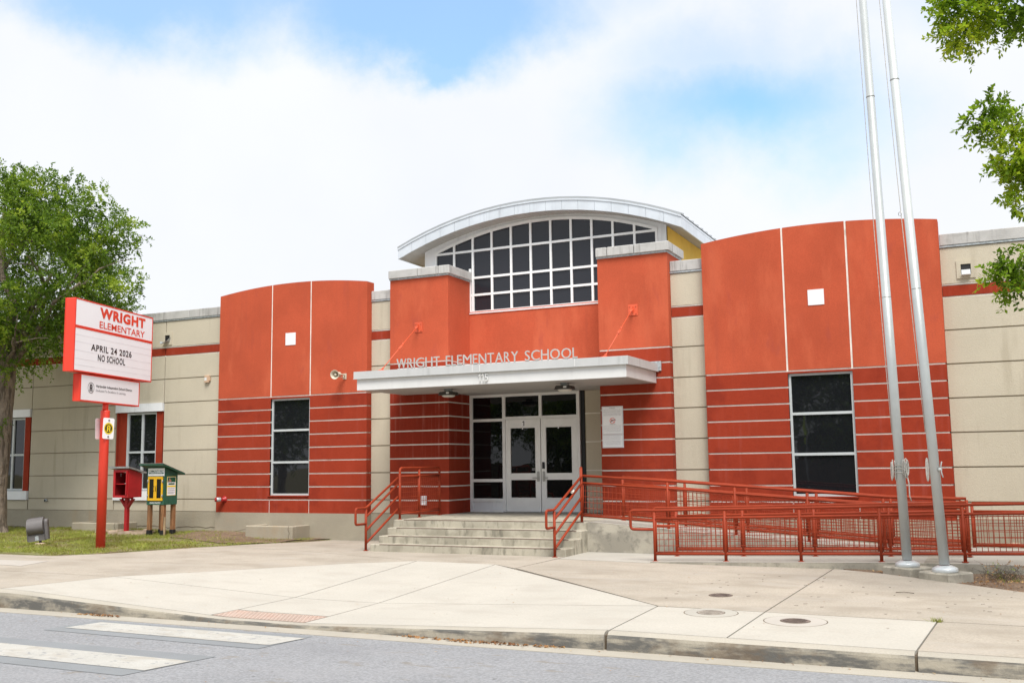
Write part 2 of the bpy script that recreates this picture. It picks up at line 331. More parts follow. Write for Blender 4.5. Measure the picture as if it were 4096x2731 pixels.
def text_raw(s, bold):
    k = (s, bold)
    if k in _tc: return _tc[k]
    if s == '1': return [Vector(v) for v in ((.0, .80, 0), (.25, 1, 0), (.36, 1, 0), (.36, 0, 0), (.22, 0, 0), (.22, .82, 0), (.0, .68, 0))], [(0, 6, 5, 1), (1, 5, 4, 3, 2)]
    if s == '115': 
        a, b = text_raw('1', 0); c, d = text_raw('5', bold); c = [v*1.4+Vector((1.05, 0, 0)) for v in c]; h_ = max(v.y for v in c); a = [Vector((v.x, v.y*h_, 0)) for v in a]
        return a+[v+Vector((.5, 0, 0)) for v in a]+c, b+[tuple(i+7 for i in f) for f in b]+[tuple(i+14 for i in f) for f in d]
    cu = bpy.data.curves.new('t', 'FONT'); cu.body = s; cu.offset = bold; cu.space_character = 1.12 if bold > .02 else 1.0; cu.resolution_u = 3
    o = bpy.data.objects.new('t', cu); COL.objects.link(o); dg = bpy.context.evaluated_depsgraph_get(); dg.update()
    me = o.evaluated_get(dg).to_mesh(); vs = [v.co.copy() for v in me.vertices]; fs = [tuple(p.vertices) for p in me.polygons]
    o.evaluated_get(dg).to_mesh_clear(); bpy.data.objects.remove(o); bpy.data.curves.remove(cu)
    _tc[k] = (vs, fs); return vs, fs
def text_into(mb, s, O, U, V, w, h, bold=0., depth=0., baseh=None):
    """write s so that its box spans w along U and h along V from the lower-left O"""
    vs, fs = text_raw(s, bold)
    if not vs: return
    xs = [v.x for v in vs]; ys = [v.y for v in vs]; x0, x1, y0, y1 = min(xs), max(xs), min(ys), max(ys)
    O, U, V = Vector(O), Vector(U).normalized(), Vector(V).normalized(); Nn = U.cross(V)
    P = [O+U*((v.x-x0)/(x1-x0)*w)+V*((v.y-y0)/(y1-y0)*h) for v in vs]
    mb.add(P, fs) if not depth else None
    if depth:
        ed = {}
        for f in fs:
            for i in range(len(f)):
                e = (f[i], f[(i+1) % len(f)]); ed[e] = ed.get(e, 0)+1
        n = len(P); side = [(a, b, b+n, a+n) for (a, b) in ed if (b, a) not in ed]
        mb.add([p+Nn*depth for p in P]+P, fs+[(b, a, d, c) if 0 else (a, b, c, d) for a, b, c, d in side])
def ss(a, b, x):
    t = min(1, max(0, (x-a)/(b-a))); return t*t*(3-2*t)
def gz(X, D):
    """height of the pavement"""
    z = (-.1-.006*(min(2, max(-14, X))+6))*min(1.1, max(0, (16.9-D)/6.6))
    z -= .10*math.exp(-((X+14.3)**2+(D-20.6)**2)/4.8)
    # kerb ramp with planar flares
    d = max(12.09, min(15.6, D)); c = 0 if D > 15.6 else .15*(15.6-d)/3.51+(.015*(12.09-D)/1.8 if D < 12.09 else 0)
    t = (d-12.09)/3.51; XL = -12.8+3.49*t; XR = -3.82-3.9*t; X1 = -9.05-.26*t; X2 = -7.75+.03*t
    k = 0 if X <= XL or X >= XR else (1 if X1 <= X <= X2 else ((X-XL)/(X1-XL) if X < X1 else (XR-X)/(XR-X2)))
    z -= c*k
    return z
def inside(p, poly):
    x, y = p; c = False; n = len(poly)
    for i in range(n):
        x1, y1 = poly[i]; x2, y2 = poly[(i+1) % n]
        if (y1 > y) != (y2 > y) and x < (x2-x1)*(y-y1)/(y2-y1)+x1: c = not c
    return c
def inset_poly(P, t):
    A = sum(P[i][0]*P[(i+1) % len(P)][1]-P[(i+1) % len(P)][0]*P[i][1] for i in range(len(P)))
    if A < 0: P = P[::-1]
    out = []; n = len(P)
    for i in range(n):
        a, b, c = (Vector(P[i-1]), Vector(P[i]), Vector(P[(i+1) % n])); u = (b-a).normalized(); v = (c-b).normalized()
        n1 = Vector((-u.y, u.x)); n2 = Vector((-v.y, v.x)); m = (n1+n2).normalized(); k = t/max(.3, m.dot(n1)); q = b+m*k; out.append((q.x, q.y))
    return out
def sheet(name, poly, m, parent=None, hz=gz, step=.5, inset=.008, thick=.08, dz=0.):
    if inset: poly = inset_poly(poly, inset)
    bm = bmesh.new(); vs = [bm.verts.new((x, y, 0)) for x, y in poly]; f = bm.faces.new(vs)
    if f.normal.z < 0: f.normal_flip()
    f.normal_update()
    xs = [p[0] for p in poly]; ys = [p[1] for p in poly]
    for ax, lo, hi in ((0, min(xs), max(xs)), (1, min(ys), max(ys))):
        k = math.ceil(lo/step)
        while k*step < hi:
            co = [0, 0, 0]; no = [0, 0, 0]; co[ax] = k*step; no[ax] = 1
            bmesh.ops.bisect_plane(bm, geom=bm.verts[:]+bm.edges[:]+bm.faces[:], plane_co=co, plane_no=no); k += 1
    for v in bm.verts: v.co.z = hz(v.co.x, v.co.y)+dz
    if thick:
        be = [e for e in bm.edges if len(e.link_faces) == 1]
        r = bmesh.ops.extrude_edge_only(bm, edges=be)
        for v in r['geom']:
            if isinstance(v, bmesh.types.BMVert): v.co.z -= thick
    bmesh.ops.recalc_face_normals(bm, faces=bm.faces[:])
    me = bpy.data.meshes.new(name); bm.to_mesh(me); bm.free()
    return link(name, me, m, parent)

# ------------------------------------------------------------------ ground
tag(MB().box(-300, 300, -300, 400, -.60, -.45).build('ground', 'turf'), kind='structure')
tag(MB().box(-120, 120, -.85, 9.95, -.5, -.304).build('road', 'road'), kind='structure')
tag(MB().box(-120, 120, 9.95, 10.30, -.5, -.298).build('gutter', 'gutter'), kind='structure')
mk = tag(MB().add([(-10.72, 9.86, -.300), (-7.28, 9.86, -.300), (-7.36, 8.98, -.300), (-10.74, 9.06, -.300)], [(3, 2, 1, 0)]).build('road_seal', 'seal'), kind='structure')
tag(MB().add([(-10.8, 8.48, -.300), (-7.47, 8.46, -.300), (-7.65, 7.36, -.300), (-10.7, 7.38, -.300)], [(3, 2, 1, 0)]).build('road_seal', 'seal'), kind='structure')
cw = tag(MB().add([(-10.52, 9.76, -.296), (-7.27, 9.71, -.296), (-7.38, 9.20, -.296), (-10.6, 9.26, -.296)], [(3, 2, 1, 0)]).build('road_marking', 'paint'), kind='structure')
tag(MB().add([(-10.7, 8.19, -.296), (-7.53, 8.16, -.296), (-7.62, 7.62, -.296), (-10.7, 7.64, -.296)], [(3, 2, 1, 0)]).build('road_marking', 'paint'), kind='structure')
for k in range(4):
    y = 6.62-1.55*k
    tag(MB().add([(-10.7, y, -.296), (-7.55, y, -.296), (-7.62, y-.54, -.296), (-10.7, y-.54, -.296)], [(3, 2, 1, 0)]).build('road_marking', 'paint'), kind='structure')
sw = sheet('sidewalk', [(-60, 10.3), (30, 10.3), (30, 13.4), (3, 13.5), (.22, 14.6), (-2.36, 16.5), (-7.1, 18.0), (-11.2, 18.0), (-11.2, 20.5), (-14.7, 20.5), (-14.7, 19.2), (-15.1, 17.15), (-16.2, 15.0), (-16.87, 14.34), (-60, 14.34)], 'joint', None, thick=.2, dz=-.035, inset=0)
tag(sw, kind='structure')
SL = {
 'cream': [[(-13.25, 10.4), (-12.8, 12.09), (-9.2, 12.03), (-9.25, 10.9), (-9.3, 10.4)], [(-12.8, 12.09), (-10.26, 14.94), (-9.31, 15.63), (-9.2, 12.03)],
   [(-9.31, 15.63), (-7.73, 15.55), (-7.78, 12.03), (-9.2, 12.03)], [(-9.2, 12.03), (-7.78, 12.03), (-7.79, 10.9), (-9.25, 10.9)],
   [(-7.73, 15.55), (-3.82, 12.11), (-7.78, 12.03)], [(-7.78, 12.03), (-3.82, 12.11), (-3.82, 10.4), (-7.81, 10.4), (-7.79, 10.9)],
   [(-3.82, 12.09), (-2.53, 12.09), (-2.57, 10.4), (-3.82, 10.4)], [(-2.53, 12.09), (-.68, 12.08), (-.78, 10.4), (-2.57, 10.4)]],
 'tan': [[(-.68, 12.08), (4, 12.09), (4, 10.4), (-.78, 10.4)], [(4, 12.09), (30, 12.09), (30, 10.4), (4, 10.4)],
   [(-7.72, 15.53), (-7.16, 15.1), (-3.82, 12.11), (-2.53, 12.09), (-2.36, 16.46), (-5.3, 16.43), (-7.05, 16.62), (-7.16, 15.1)][1:],
   [(-2.53, 12.09), (4, 12.09), (4, 13.4), (2.6, 13.6), (1.2, 14.1), (.22, 14.65), (-.51, 15.22), (-1.07, 15.65), (-1.61, 16.05), (-2.36, 16.46)],
   [(4, 12.09), (30, 12.09), (30, 13.4), (4, 13.4)],
   [(-9.31, 15.63), (-7.72, 15.53), (-7.16, 15.1), (-7.05, 16.95), (-11.16, 16.97), (-11.36, 20.42), (-14.6, 20.42), (-14.66, 19.25), (-15.04, 17.18), (-12.4, 16.6)],
   [(-12.4, 16.6), (-15.04, 17.18), (-16.19, 15.03), (-16.87, 14.38), (-17.6, 14.38), (-18.5, 12.12), (-12.8, 12.09), (-10.26, 14.94), (-9.31, 15.63)],
   [(-18.5, 12.12), (-17.6, 14.38), (-24, 14.38), (-24, 12.12)], [(-24, 12.12), (-24, 14.38), (-60, 14.38), (-60, 12.12)],
   [(-18.5, 12.12), (-12.8, 12.09), (-13.25, 10.4), (-18.5, 10.4)], [(-18.5, 12.12), (-18.5, 10.4), (-60, 10.4), (-60, 12.12)]],
 'walk': [[(-7.05, 18.05), (-7.05, 16.64), (-5.3, 16.44), (-5.3, 18.05)]],
}
for mt, polys in SL.items():
    for p in polys:
        far = max(abs(q[0]) for q in p) > 25
        sheet('slab', p, mt, sw, step=2.0 if far else .35, inset=.010)
sheet('patch', [(-17.6, 12.9), (-17.4, 13.45), (-16.0, 13.55), (-15.76, 12.75)], 'patch', sw, inset=0, thick=0, dz=.004)
tp = sheet('tactile_panel', [(-9.25, 10.88), (-7.80, 10.88), (-7.82, 10.42), (-9.29, 10.42)], 'tactile', sw, step=.2, inset=.01)
dm = MB()
for i in range(24):
    for j in range(8):
        x = -9.23+i*.06+.03*(j % 2); y = 10.45+j*.056
        if x < -7.83: dm.lathe([(.016, 0), (.010, .007)], (x, y, gz(x, y)), seg=6)
tag(dm.build('truncated_dome', 'tactile', sw), kind='stuff')
# curb sections, rounded top
def curb(x0, x1, step=.2):
    n = max(2, int((x1-x0)/step)); mb = MB(); mf = MB(); rows = []
    for i in range(n+1):
        x = x0+(x1-x0)*i/n; zt = gz(x, 10.36); dr = min(1, max(.06, (zt+.29)/.2)); wob = .004*math.sin(x*7.3)+.004*math.sin(x*17.1+1)
        rows.append([(x, 10.395, zt), (x, 10.35, zt-.002), (x, 10.31, zt-.012*dr), (x, 10.285, zt-.035*dr), (x, 10.27+wob, zt-.07*dr), (x, 10.25+wob, -.295), (x, 10.25, -.4)])
    for k in range(6):
        vs = []; 
        for r_ in rows: vs += [r_[k], r_[k+1]]
        (mb if k < 3 else mf).add(vs, [(2*i, 2*i+1, 2*i+3, 2*i+2) for i in range(n)], True)
    for r_ in (rows[0], rows[-1]): mb.add(r_+[(r_[0][0], 10.395, -.4)], [tuple(range(8))])
    o = tag(mb.build('curb', 'curbm'), kind='structure'); mf.build('curb_face', 'curbface', o)
    return o
curb(-60, -18.5, 2); curb(-18.49, -3.845); curb(-3.805, -.795); curb(-.765, 8); curb(8.01, 40, 2)
# lawn and beds
def lawn_h(x, y): return gz(x, y)+.012+.012*math.sin(x*2.1+y)+.01*math.sin(y*3.3-x*1.3)+.03*ss(18.6, 20.5, y)*ss(-15.5, -17.5, x)
LAWN = [(-60, 14.34), (-16.87, 14.34), (-16.19, 14.99), (-15.04, 17.16), (-14.62, 19.25), (-14.55, 20.45), (-18.1, 20.45), (-18.2, 20.7), (-60, 20.7)]
tag(sheet('lawn', LAWN, 'turf', None, lawn_h, .4, 0, .1), kind='structure')
def bare(x, y): return lawn_h(x, y)+.012*math.sin(x*5)*math.sin(y*6)+.006
tag(sheet('bare_soil', [(-17.9, 18.6), (-16.6, 18.1), (-14.98, 17.6), (-14.66, 19.3), (-14.6, 20.44), (-18.4, 20.44), (-18.6, 19.3)], 'soil', None, lambda x, y: bare(x, y)+.008, .2, 0, 0), kind='structure')
BED = [(-2.36, 16.48), (-1.61, 16.07), (-1.07, 15.67), (-.51, 15.24), (.22, 14.68), (1.2, 14.12), (2.6, 13.62), (4, 13.42), (30, 13.42), (30, 16.45), (-2.3, 16.45)]
def bed_h(x, y): return gz(x, y)-.02+.02*math.sin(x*3+y*2)+.05*ss(15, 16.4, y)*0+.02*math.sin(y*5)
tag(sheet('soil_bed', [(-2.36, 16.50), (-1.61, 16.09), (-.51, 15.26), (.22, 14.70), (1.2, 14.14), (2.6, 13.64), (4, 13.42), (30, 13.42), (30, 16.46), (-2.3, 16.52)], 'soil', None, bed_h, .3, 0, .1), kind='structure')
tag(MB().box(-7.06, 30, 19.15, 20.7, -.4, .06).build('planting_strip', 'soil'), kind='structure')
#=====PART2=====
# ------------------------------------------------------------------ school building
FP, WP, DP = 20.44, 20.64, 21.50          # front of pavilions and piers, main wall plane, door plane
B = thing('school_building', 'orange, red and beige stucco school building with a curved clerestory roof', 'building', loc=(0, 0, 0))
core = MB()
core.box(-34, -12.95, WP+.25, 40, -.4, 5.62); core.box(-6.0, 14, WP+.25, 40, -.4, 5.62); core.box(-12.95, -6.0, DP+.3, 40, -.4, 5.62)
core.build('wall_core', 'groove', B)
MB().box(-34, -12.62, WP+.3, 40, 5.62, 5.66).box(-6.33, 14, WP+.3, 40, 5.62, 5.66).build('flat_roof', 'offroof', B)
G = .013                                   # half width of a joint
def panel(parent, m, x0, x1, y0, y1, z0, z1, g=G): return box('panel', m, parent, x0+g, x1-g, y0, y1, z0+g, z1-g)
ROWS = [.53, .853, 1.494, 2.135, 2.776, 3.417, 4.058, 4.685]
def beige_wall(x0, x1, openings=()):
    q = MB()
    o_ = openings[0] if openings else None
    if o_:
        if o_[0] > x0+.03: q.box(x0, o_[0], WP+.02, WP+.26, .5, 5.64)
        if o_[1] < x1-.03: q.box(o_[1], x1, WP+.02, WP+.26, .5, 5.64)
        q.box(o_[0], o_[1], WP+.02, WP+.26, .5, o_[2]); q.box(o_[0], o_[1], WP+.02, WP+.26, o_[3], 5.64)
    else: q.box(x0, x1, WP+.02, WP+.26, .5, 5.64)
    wl = q.build('wall', 'groove', B)
    def row(z0, z1, m):
        cuts = [(x0, x1)]
        for (a, b, c, d) in openings:
            if c < z1-.02 and d > z0+.02:
                new = []
                for (p, q) in cuts:
                    if a >= q or b <= p: new.append((p, q)); continue
                    if a > p+.03: new.append((p, a-G))
                    if b < q-.03: new.append((b+G, q))
                cuts = new
                # above and below the opening
                if d < z1-.05: panel(wl, m, a, b, WP, WP+.05, d, z1)
                if c > z0+.05: panel(wl, m, a, b, WP, WP+.05, z0, c)
        for p, q in cuts: panel(wl, m, p, q, WP, WP+.05, z0, z1)
    for a, b in zip(ROWS, ROWS[1:]): row(a, b, 'beige')
    panel(wl, 'red', x0, x1, WP-.001, WP+.05, 4.685, 4.915, .018)
    panel(wl, 'beige', x0, x1, WP, WP+.05, 4.93, 5.64)
    rv = MB()
    for z in (4.685, 4.93): rv.box(x0, x1, WP+.012, WP+.03, z-.016, z+.016)
    rv.build('reveal', 'reveal', wl)
    box('plinth', 'plinth', wl, x0, x1, WP-.012, WP+.1, -.45, .53)
    return wl
WINS = [(-21.95, -20.24, .81, 3.417), (-27.05, -25.34, .81, 3.417), (-32.15, -30.44, .81, 3.417)]
xs = [-34, -30.42, -25.32, -20.22, -18.15]
for a, b in zip(xs, xs[1:]): beige_wall(a, b, [w_ for w_ in WINS if w_[0] > a-.1 and w_[1] < b+.1])
beige_wall(-13.585, -12.915); beige_wall(-6.04, -5.285); beige_wall(-.73, 4.37); beige_wall(4.37, 9.47); beige_wall(9.47, 14)
# coping stones and flashing on the beige walls
def coping(x0, x1, y, n, z0=5.685, z1=5.90, dep=.34, parent=B):
    L = (x1-x0)/n
    for i in range(n): MB().bbox(x0+L*i+.004, x0+L*(i+1)-.004, y-.035, y+dep, z0, z1, .012).build('coping_stone', 'coping', parent)
    box('flashing', 'galv', parent, x0, x1, y-.022, y+.05, z0-.045, z0-.002)
coping(-34, -18.17, WP, 13); coping(-13.57, -12.92, WP, 1); coping(-6.03, -5.295, WP, 1); coping(-.715, 14, WP, 10)
# windows of the left wing
def slider(x0):
    x1 = x0+1.71
    wf = MB(); fx0, fx1, z0, z1 = x0+.40, x1-.25, 1.08, 3.20
    wo_ = holder('window', B)
    box('lintel', 'white_metal', wo_, x0, x1, WP-.05, WP+.12, 3.20, 3.425)
    box('sill', 'white_metal', wo_, x0, x1, WP-.05, WP+.12, .815, 1.065)
    box('jamb_panel', 'red', wo_, x0+.015, x0+.36, WP+.05, WP+.12, 1.07, 3.195); box('jamb_panel', 'red', wo_, x1-.24, x1-.015, WP+.005, WP+.12, 1.07, 3.195)
    box('reveal', 'red', wo_, x0+.012, x0+.05, WP+.003, WP+.05, 1.07, 3.195)
    y = WP+.075
    wf.box(fx0-.04, fx0+.03, y-.03, y+.04, z0, z1-.02); wf.box(fx1-.05, fx1+.01, y-.03, y+.04, z0, z1-.02)
    wf.box(fx0+.03, fx1-.05, y-.03, y+.04, z1-.07, z1-.02); wf.box(fx0+.03, fx1-.05, y-.03, y+.04, z0, z0+.05)
    xm = (fx0+fx1)/2; wf.box(xm-.035, xm+.035, y-.028, y+.04, z0+.05, z1-.07)
    wf.box(fx0+.03, xm-.035, y-.026, y+.04, 2.08, 2.135); wf.box(xm+.035, fx1-.05, y-.026, y+.04, 2.08, 2.135)
    wf.build('frame', 'alu_grey', wo_)
    for a, b in ((fx0, xm), (xm, fx1)):
        for c, d in ((z0, 2.1), (2.1, z1-.03)): box('pane', 'glass', wo_, a+.005, b-.005, y+.012, y+.02, c+.005, d-.005)
for w_ in WINS: slider(w_[0])
# pavilions
GR = .015
def pavilion(x0, x1, j0, j1, zend, zap, mw):
    cx = (x0+x1)/2; hw = (x1-x0)/2; sag = zap-zend; Rr = (hw*hw+sag*sag)/(2*sag)
    arc = lambda x: zap-Rr+math.sqrt(Rr*Rr-(x-cx)**2)
    pv = holder('pavilion', B)
    n = 32; pts = [(x0+.02+(x1-x0-.04)*i/n, arc(x0+.02+(x1-x0-.04)*i/n)-.01) for i in range(n+1)]
    lo = j0+.0
    cm = MB(); cm.prism([(x0+.02, 3.40)]+pts+[(x1-.02, 3.40)][0:1], FP+.013, FP+.29)
    cm.box(x0+.02, j0, FP+.013, FP+.32, .5, 3.40); cm.box(j1, x1-.02, FP+.013, FP+.32, .5, 3.40); cm.box(j0, j1, FP+.013, FP+.32, .5, .93); cm.box(j0, j1, FP+.013, FP+.32, 3.37, 3.40)
    cm.build('core_wall', 'reveal', pv)
    for a, b in ((x0, j0), (j0, j1), (j1, x1)):
        ga = 0 if a == x0 else .019; gb = 0 if b == x1 else .019
        pp = [(a+ga+(b-ga-gb-a)*i/12, arc(a+ga+(b-ga-gb-a)*i/12)) for i in range(13)]
        MB().prism([(a+ga, 3.417+GR)]+pp+[(b-gb, 3.417+GR)], FP, FP+.30).build('panel', 'orange', pv)
    # tops of the vertical joints are closed
    zs = [.53+(3.417-.53)/9*i for i in range(10)]
    for i, (a, b) in enumerate(zip(zs, zs[1:])):
        za = a+(GR if i else 0); zb = b-GR
        if i == 0:
            for p, q in ((x0, j0-.012), (j0+.012, j1-.012), (j1+.012, x1)): box('panel', 'red', pv, p, q, FP, FP+.20, za, zb)
            continue
        box('panel', 'red', pv, x0, j0, FP, FP+.20, za, zb); box('panel', 'red', pv, j1, x1, FP, FP+.20, za, zb)
    box('panel', 'red', pv, j0, j1, FP, FP+.20, .853+GR, .93)
    box('panel', 'red', pv, j0, j1, FP, FP+.20, 3.365, 3.417-GR)
    box('sill', 'red', pv, j0-.04, j1-.005, FP-.03, FP+.08, .93, .955)
    box('plinth', 'plinth', pv, x0-.01, x1+.01, FP-.019, FP+.3, -.45, .53)
    wn_ = holder('window', B); f = MB(); y = FP+.05; a, b, c, d = j0+.005, j1-.005, .957, 3.363; t = .045
    f.box(a, a+t, y, y+.06, c, d); f.box(b-t, b, y, y+.06, c, d); f.box(a+t, b-t, y, y+.06, d-t, d); f.box(a+t, b-t, y, y+.06, c, c+t)
    for zz in (1.775, 2.57): f.box(a+t, b-t, y+.003, y+.06, zz-.028, zz+.024)
    f.build('frame', 'alu_grey', wn_)
    for p, q in ((c, 1.76), (1.76, 2.56), (2.56, d)): box('pane', 'glass', wn_, a+.01, b-.01, y+.035, y+.045, p+.01, q-.01)
    box('inlay_square', 'white_metal', pv, mw-.155, mw+.155, FP-.012, FP+.02, 4.70, 5.01)
    return pv
pavilion(-18.161, -13.574, -16.46, -15.25, 6.125, 6.29, -15.86)
pavilion(-5.290, -.72, -3.632, -2.40, 6.165, 6.335, -3.015)
# piers beside the door
PR = [.53+(3.417-.53)/9*i for i in range(10)]+[3.7375, 4.058]
for (x0, x1) in ((-12.918, -11.326), (-7.604, -6.03)):
    pr = holder('pier', B)
    box('core_wall', 'reveal', pr, x0+.009, x1-.009, FP+.012, DP+.25, .2, 6.08)
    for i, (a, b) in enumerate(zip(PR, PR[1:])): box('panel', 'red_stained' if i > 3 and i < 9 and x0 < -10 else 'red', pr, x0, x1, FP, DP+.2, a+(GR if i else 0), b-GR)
    box('panel', 'orange', pr, x0, x1, FP, DP+.05, 4.058+GR, 6.07)
    box('plinth', 'plinth', pr, x0-.01, x1+.01, FP-.012, DP+.2, -.45, .53)
    n = 3; y0, y1 = FP-.075, DP+.04
    cuts = [0, .22, .49, 1] if x0 < -10 else [0, .16, .52, 1]
    cuts = [0, .48, .82, 1] if x0 < -10 else [0, .16, .53, 1]
    for p, q in zip(cuts, cuts[1:]):
        MB().bbox(x0-.02+(x1-x0+.09)*p+.007, x0-.02+(x1-x0+.09)*q-.007, y0, y1, 6.115, 6.305, .014).build('cap_stone', 'coping', pr)
    fl = MB(); fl.box(x0-.01, x1+.01, FP-.03, DP+.03, 6.072, 6.112); fl.build('flashing', 'galv', pr)
# wall between the piers
mid = holder('entrance_wall', B)
box('panel', 'orange', mid, -11.33, -7.60, DP-.001, DP+.2, 3.31, 5.325)
box('core_wall', 'groove', mid, -8.40, -7.60, DP+.03, DP+.2, .5, 3.31)
for a, b in ((.545, .853), (.853, 1.494), (1.494, 2.135), (2.135, 2.776), (2.776, 3.31)):
    panel(mid, 'beige', -8.37, -7.60, DP+.005, DP+.1, a, b, .01)
rv = MB()
for z in (.853, 1.494, 2.135, 2.776): rv.box(-8.37, -7.6, DP-.001, DP+.03, z-.012, z+.012)
rv.build('reveal', 'reveal', mid)
box('dark_gap', 'black', mid, -8.495, -8.385, DP+.03, DP+.2, .5, 3.31)  # black strip set back between the door frame and the beige panels
# doors and side light
ent = holder('entrance_frame', B); f = MB(); y = DP-.03; t = .07
def fr(a, b, c, d, yy=0.): f.box(a, b, y+yy, y+.09, c, d)
fr(-11.325, -11.255, .545, 3.30); fr(-10.46, -10.385, .545, 3.30); fr(-8.575, -8.50, .545, 3.30); fr(-9.515, -9.445, 2.76, 3.235, .001)
fr(-11.255, -10.46, 3.235, 3.30); fr(-10.385, -8.575, 3.235, 3.30, .001)
fr(-11.255, -10.46, 2.66, 2.725); fr(-10.385, -8.575, 2.695, 2.76, .002); fr(-11.255, -10.46, 1.245, 1.315); fr(-11.255, -10.46, .79, .86); fr(-11.255, -10.46, .545, .60, .001)
f.build('frame', 'alu', ent)
box('kick_panel', 'white_metal', ent, -11.255, -10.46, y+.03, y+.06, .60, .79)
for a, b, c, d in ((-11.255, -10.46, .86, 1.245), (-11.255, -10.46, 1.315, 2.66), (-11.255, -10.46, 2.725, 3.235), (-10.385, -9.515, 2.76, 3.235), (-9.445, -8.575, 2.76, 3.235)):
    box('pane', 'glass_door', ent, a-.004, b+.004, y+.045, y+.052, c-.004, d+.004)
def door(x0, x1, hinge):
    d = holder('door', B); z0, z1 = .565, 2.69; q = MB(); st = .115; yy = y+.012
    q.box(x0, x0+st, yy, yy+.045, z0, z1); q.box(x1-st, x1, yy, yy+.045, z0, z1)
    xa, xb = x0+st, x1-st
    q.box(xa, xb, yy+.001, yy+.045, z1-.19, z1); q.box(xa, xb, yy+.001, yy+.045, 1.30, 1.43); q.box(xa, xb, yy+.001, yy+.045, z0, .87)
    # glazing beads
    for c, e in ((.87, 1.30), (1.43, z1-.19)):
        q.box(xa, xa+.012, yy-.006, yy+.03, c, e); q.box(xb-.012, xb, yy-.006, yy+.03, c, e); q.box(xa, xb, yy-.0055, yy+.03, e-.012, e); q.box(xa, xb, yy-.0055, yy+.03, c, c+.012)
    q.build('leaf', 'door', d)
    for c, e in ((.87, 1.30), (1.43, z1-.19)): box('pane', 'glass_door', d, xa-.003, xb+.003, yy+.022, yy+.03, c-.003, e+.003)
    hx = x1-.062 if hinge == 'l' else x0+.062; s_ = -1 if hinge == 'l' else 1
    h = MB(); h.bbox(hx-.03, hx+.03, yy-.02, yy, 1.255, 1.48, .006); h.tube(fillet([(hx, yy, 1.335), (hx, yy-.06, 1.335), (hx+s_*.12, yy-.06, 1.335)], .02), .010, 6); h.lathe([(.014, 0), (.014, .008)], (hx, yy-.02, 1.43), (0, -1, 0), 10)
    h.build('handle', 'chrome', d)
    k = MB(); k.box((x0+x1)/2-.012, (x0+x1)/2+.012, yy-.012, yy-.006, z1-.235, z1-.175); k.build('sticker', 'sign_white', d)
    return d
dl = door(-10.378, -9.492, 'l'); dr = door(-9.472, -8.582, 'r')
k = MB(); k.bbox(-9.445, -9.385, y-.018, y+.012, 1.545, 1.695, .008); k.build('card_reader', 'black', dr)
k = MB(); k.box(-9.965, -9.865, y+.008, y+.0118, 2.52, 2.665); k.build('number_plate', 'sign_white', dl)
k = MB(); text_into(k, '1', (-9.945, y+.0065, 2.535), (1, 0, 0), (0, 0, 1), .055, .115); k.build('number', 'ink_black', dl)
k = MB(); k.box(-9.72, -9.60, y+.025, y+.033, 1.50, 1.56); k.build('sticker', 'ink_grey', dl)
# canopy
CF, CB, cx0, cx1 = 18.52, FP-.002, -12.555, -6.341
cn = holder('canopy', B)
lo = MB(); lo.box(cx0, cx1, CF, CF+.06, 3.305, 3.545); lo.box(cx0, cx0+.06, CF+.06, CB, 3.305, 3.545); lo.box(cx1-.06, cx1, CF+.06, CB, 3.305, 3.545)
lo.box(cx0, cx1, CF+.001, CF+.012, 3.296, 3.306)
lo.build('fascia', 'canopy', cn)
hi = MB(); e = .055
hi.box(cx0-e, cx1+e, CF-e, CF+.10, 3.552, 3.705); hi.box(cx0-e, cx0+.1, CF+.10, CB, 3.552, 3.705); hi.box(cx1-.1, cx1+e, CF+.10, CB, 3.552, 3.705)
hi.box(cx0-e-.006, cx1+e+.006, CF-e-.006, CF-.02, 3.540, 3.553); hi.box(cx1+.01, cx1+e+.006, CF-.02, CB, 3.540, 3.553)
hi.build('gutter_fascia', 'canopy_up', cn)
box('roof_sheet', 'canopy', cn, cx0+.1, cx1-.1, CF+.1, CB, 3.60, 3.69); box('roof_sheet', 'canopy', cn, -11.32, -7.61, CB, DP-.005, 3.32, 3.69)
cv = MB()
for x in (-9.50, -7.39, -9.67): cv.box(x-.008, x+.008, CF-e-.004, CF-e+.01, 3.556, 3.707); cv.box(x-.006, x+.006, CF-.003, CF+.01, 3.306, 3.54)
cv.build('cover_strip', 'canopy', cn)
bx = MB(); bx.box(-6.75, cx1+.12, CB-.03, CB-.004, 3.56, 3.76); bx.build('wall_flashing', 'galv', cn)
nb = 20
for i in range(nb):
    a = CF+.065+(CB-CF-.07)*i/nb; b = CF+.065+(CB-CF-.07)*(i+1)/nb
    box('soffit_board', 'soffit', cn, cx0+.06, cx1-.06, a+.006, b-.006, 3.300+.004*(i % 2)*0, 3.33)
for i in range(10):
    a = CB+(DP-.035-CB)*i/10; b = CB+(DP-.035-CB)*(i+1)/10
    box('soffit_board', 'soffit', cn, -11.315, -7.62, a+.006, b-.006, 3.302, 3.33)
box('soffit_backing', 'black', cn, cx0+.06, cx1-.06, CF+.06, CB-.005, 3.331, 3.345); box('soffit_backing', 'black', cn, -11.315, -7.62, CB+.0, DP-.035, 3.331, 3.319+.02)
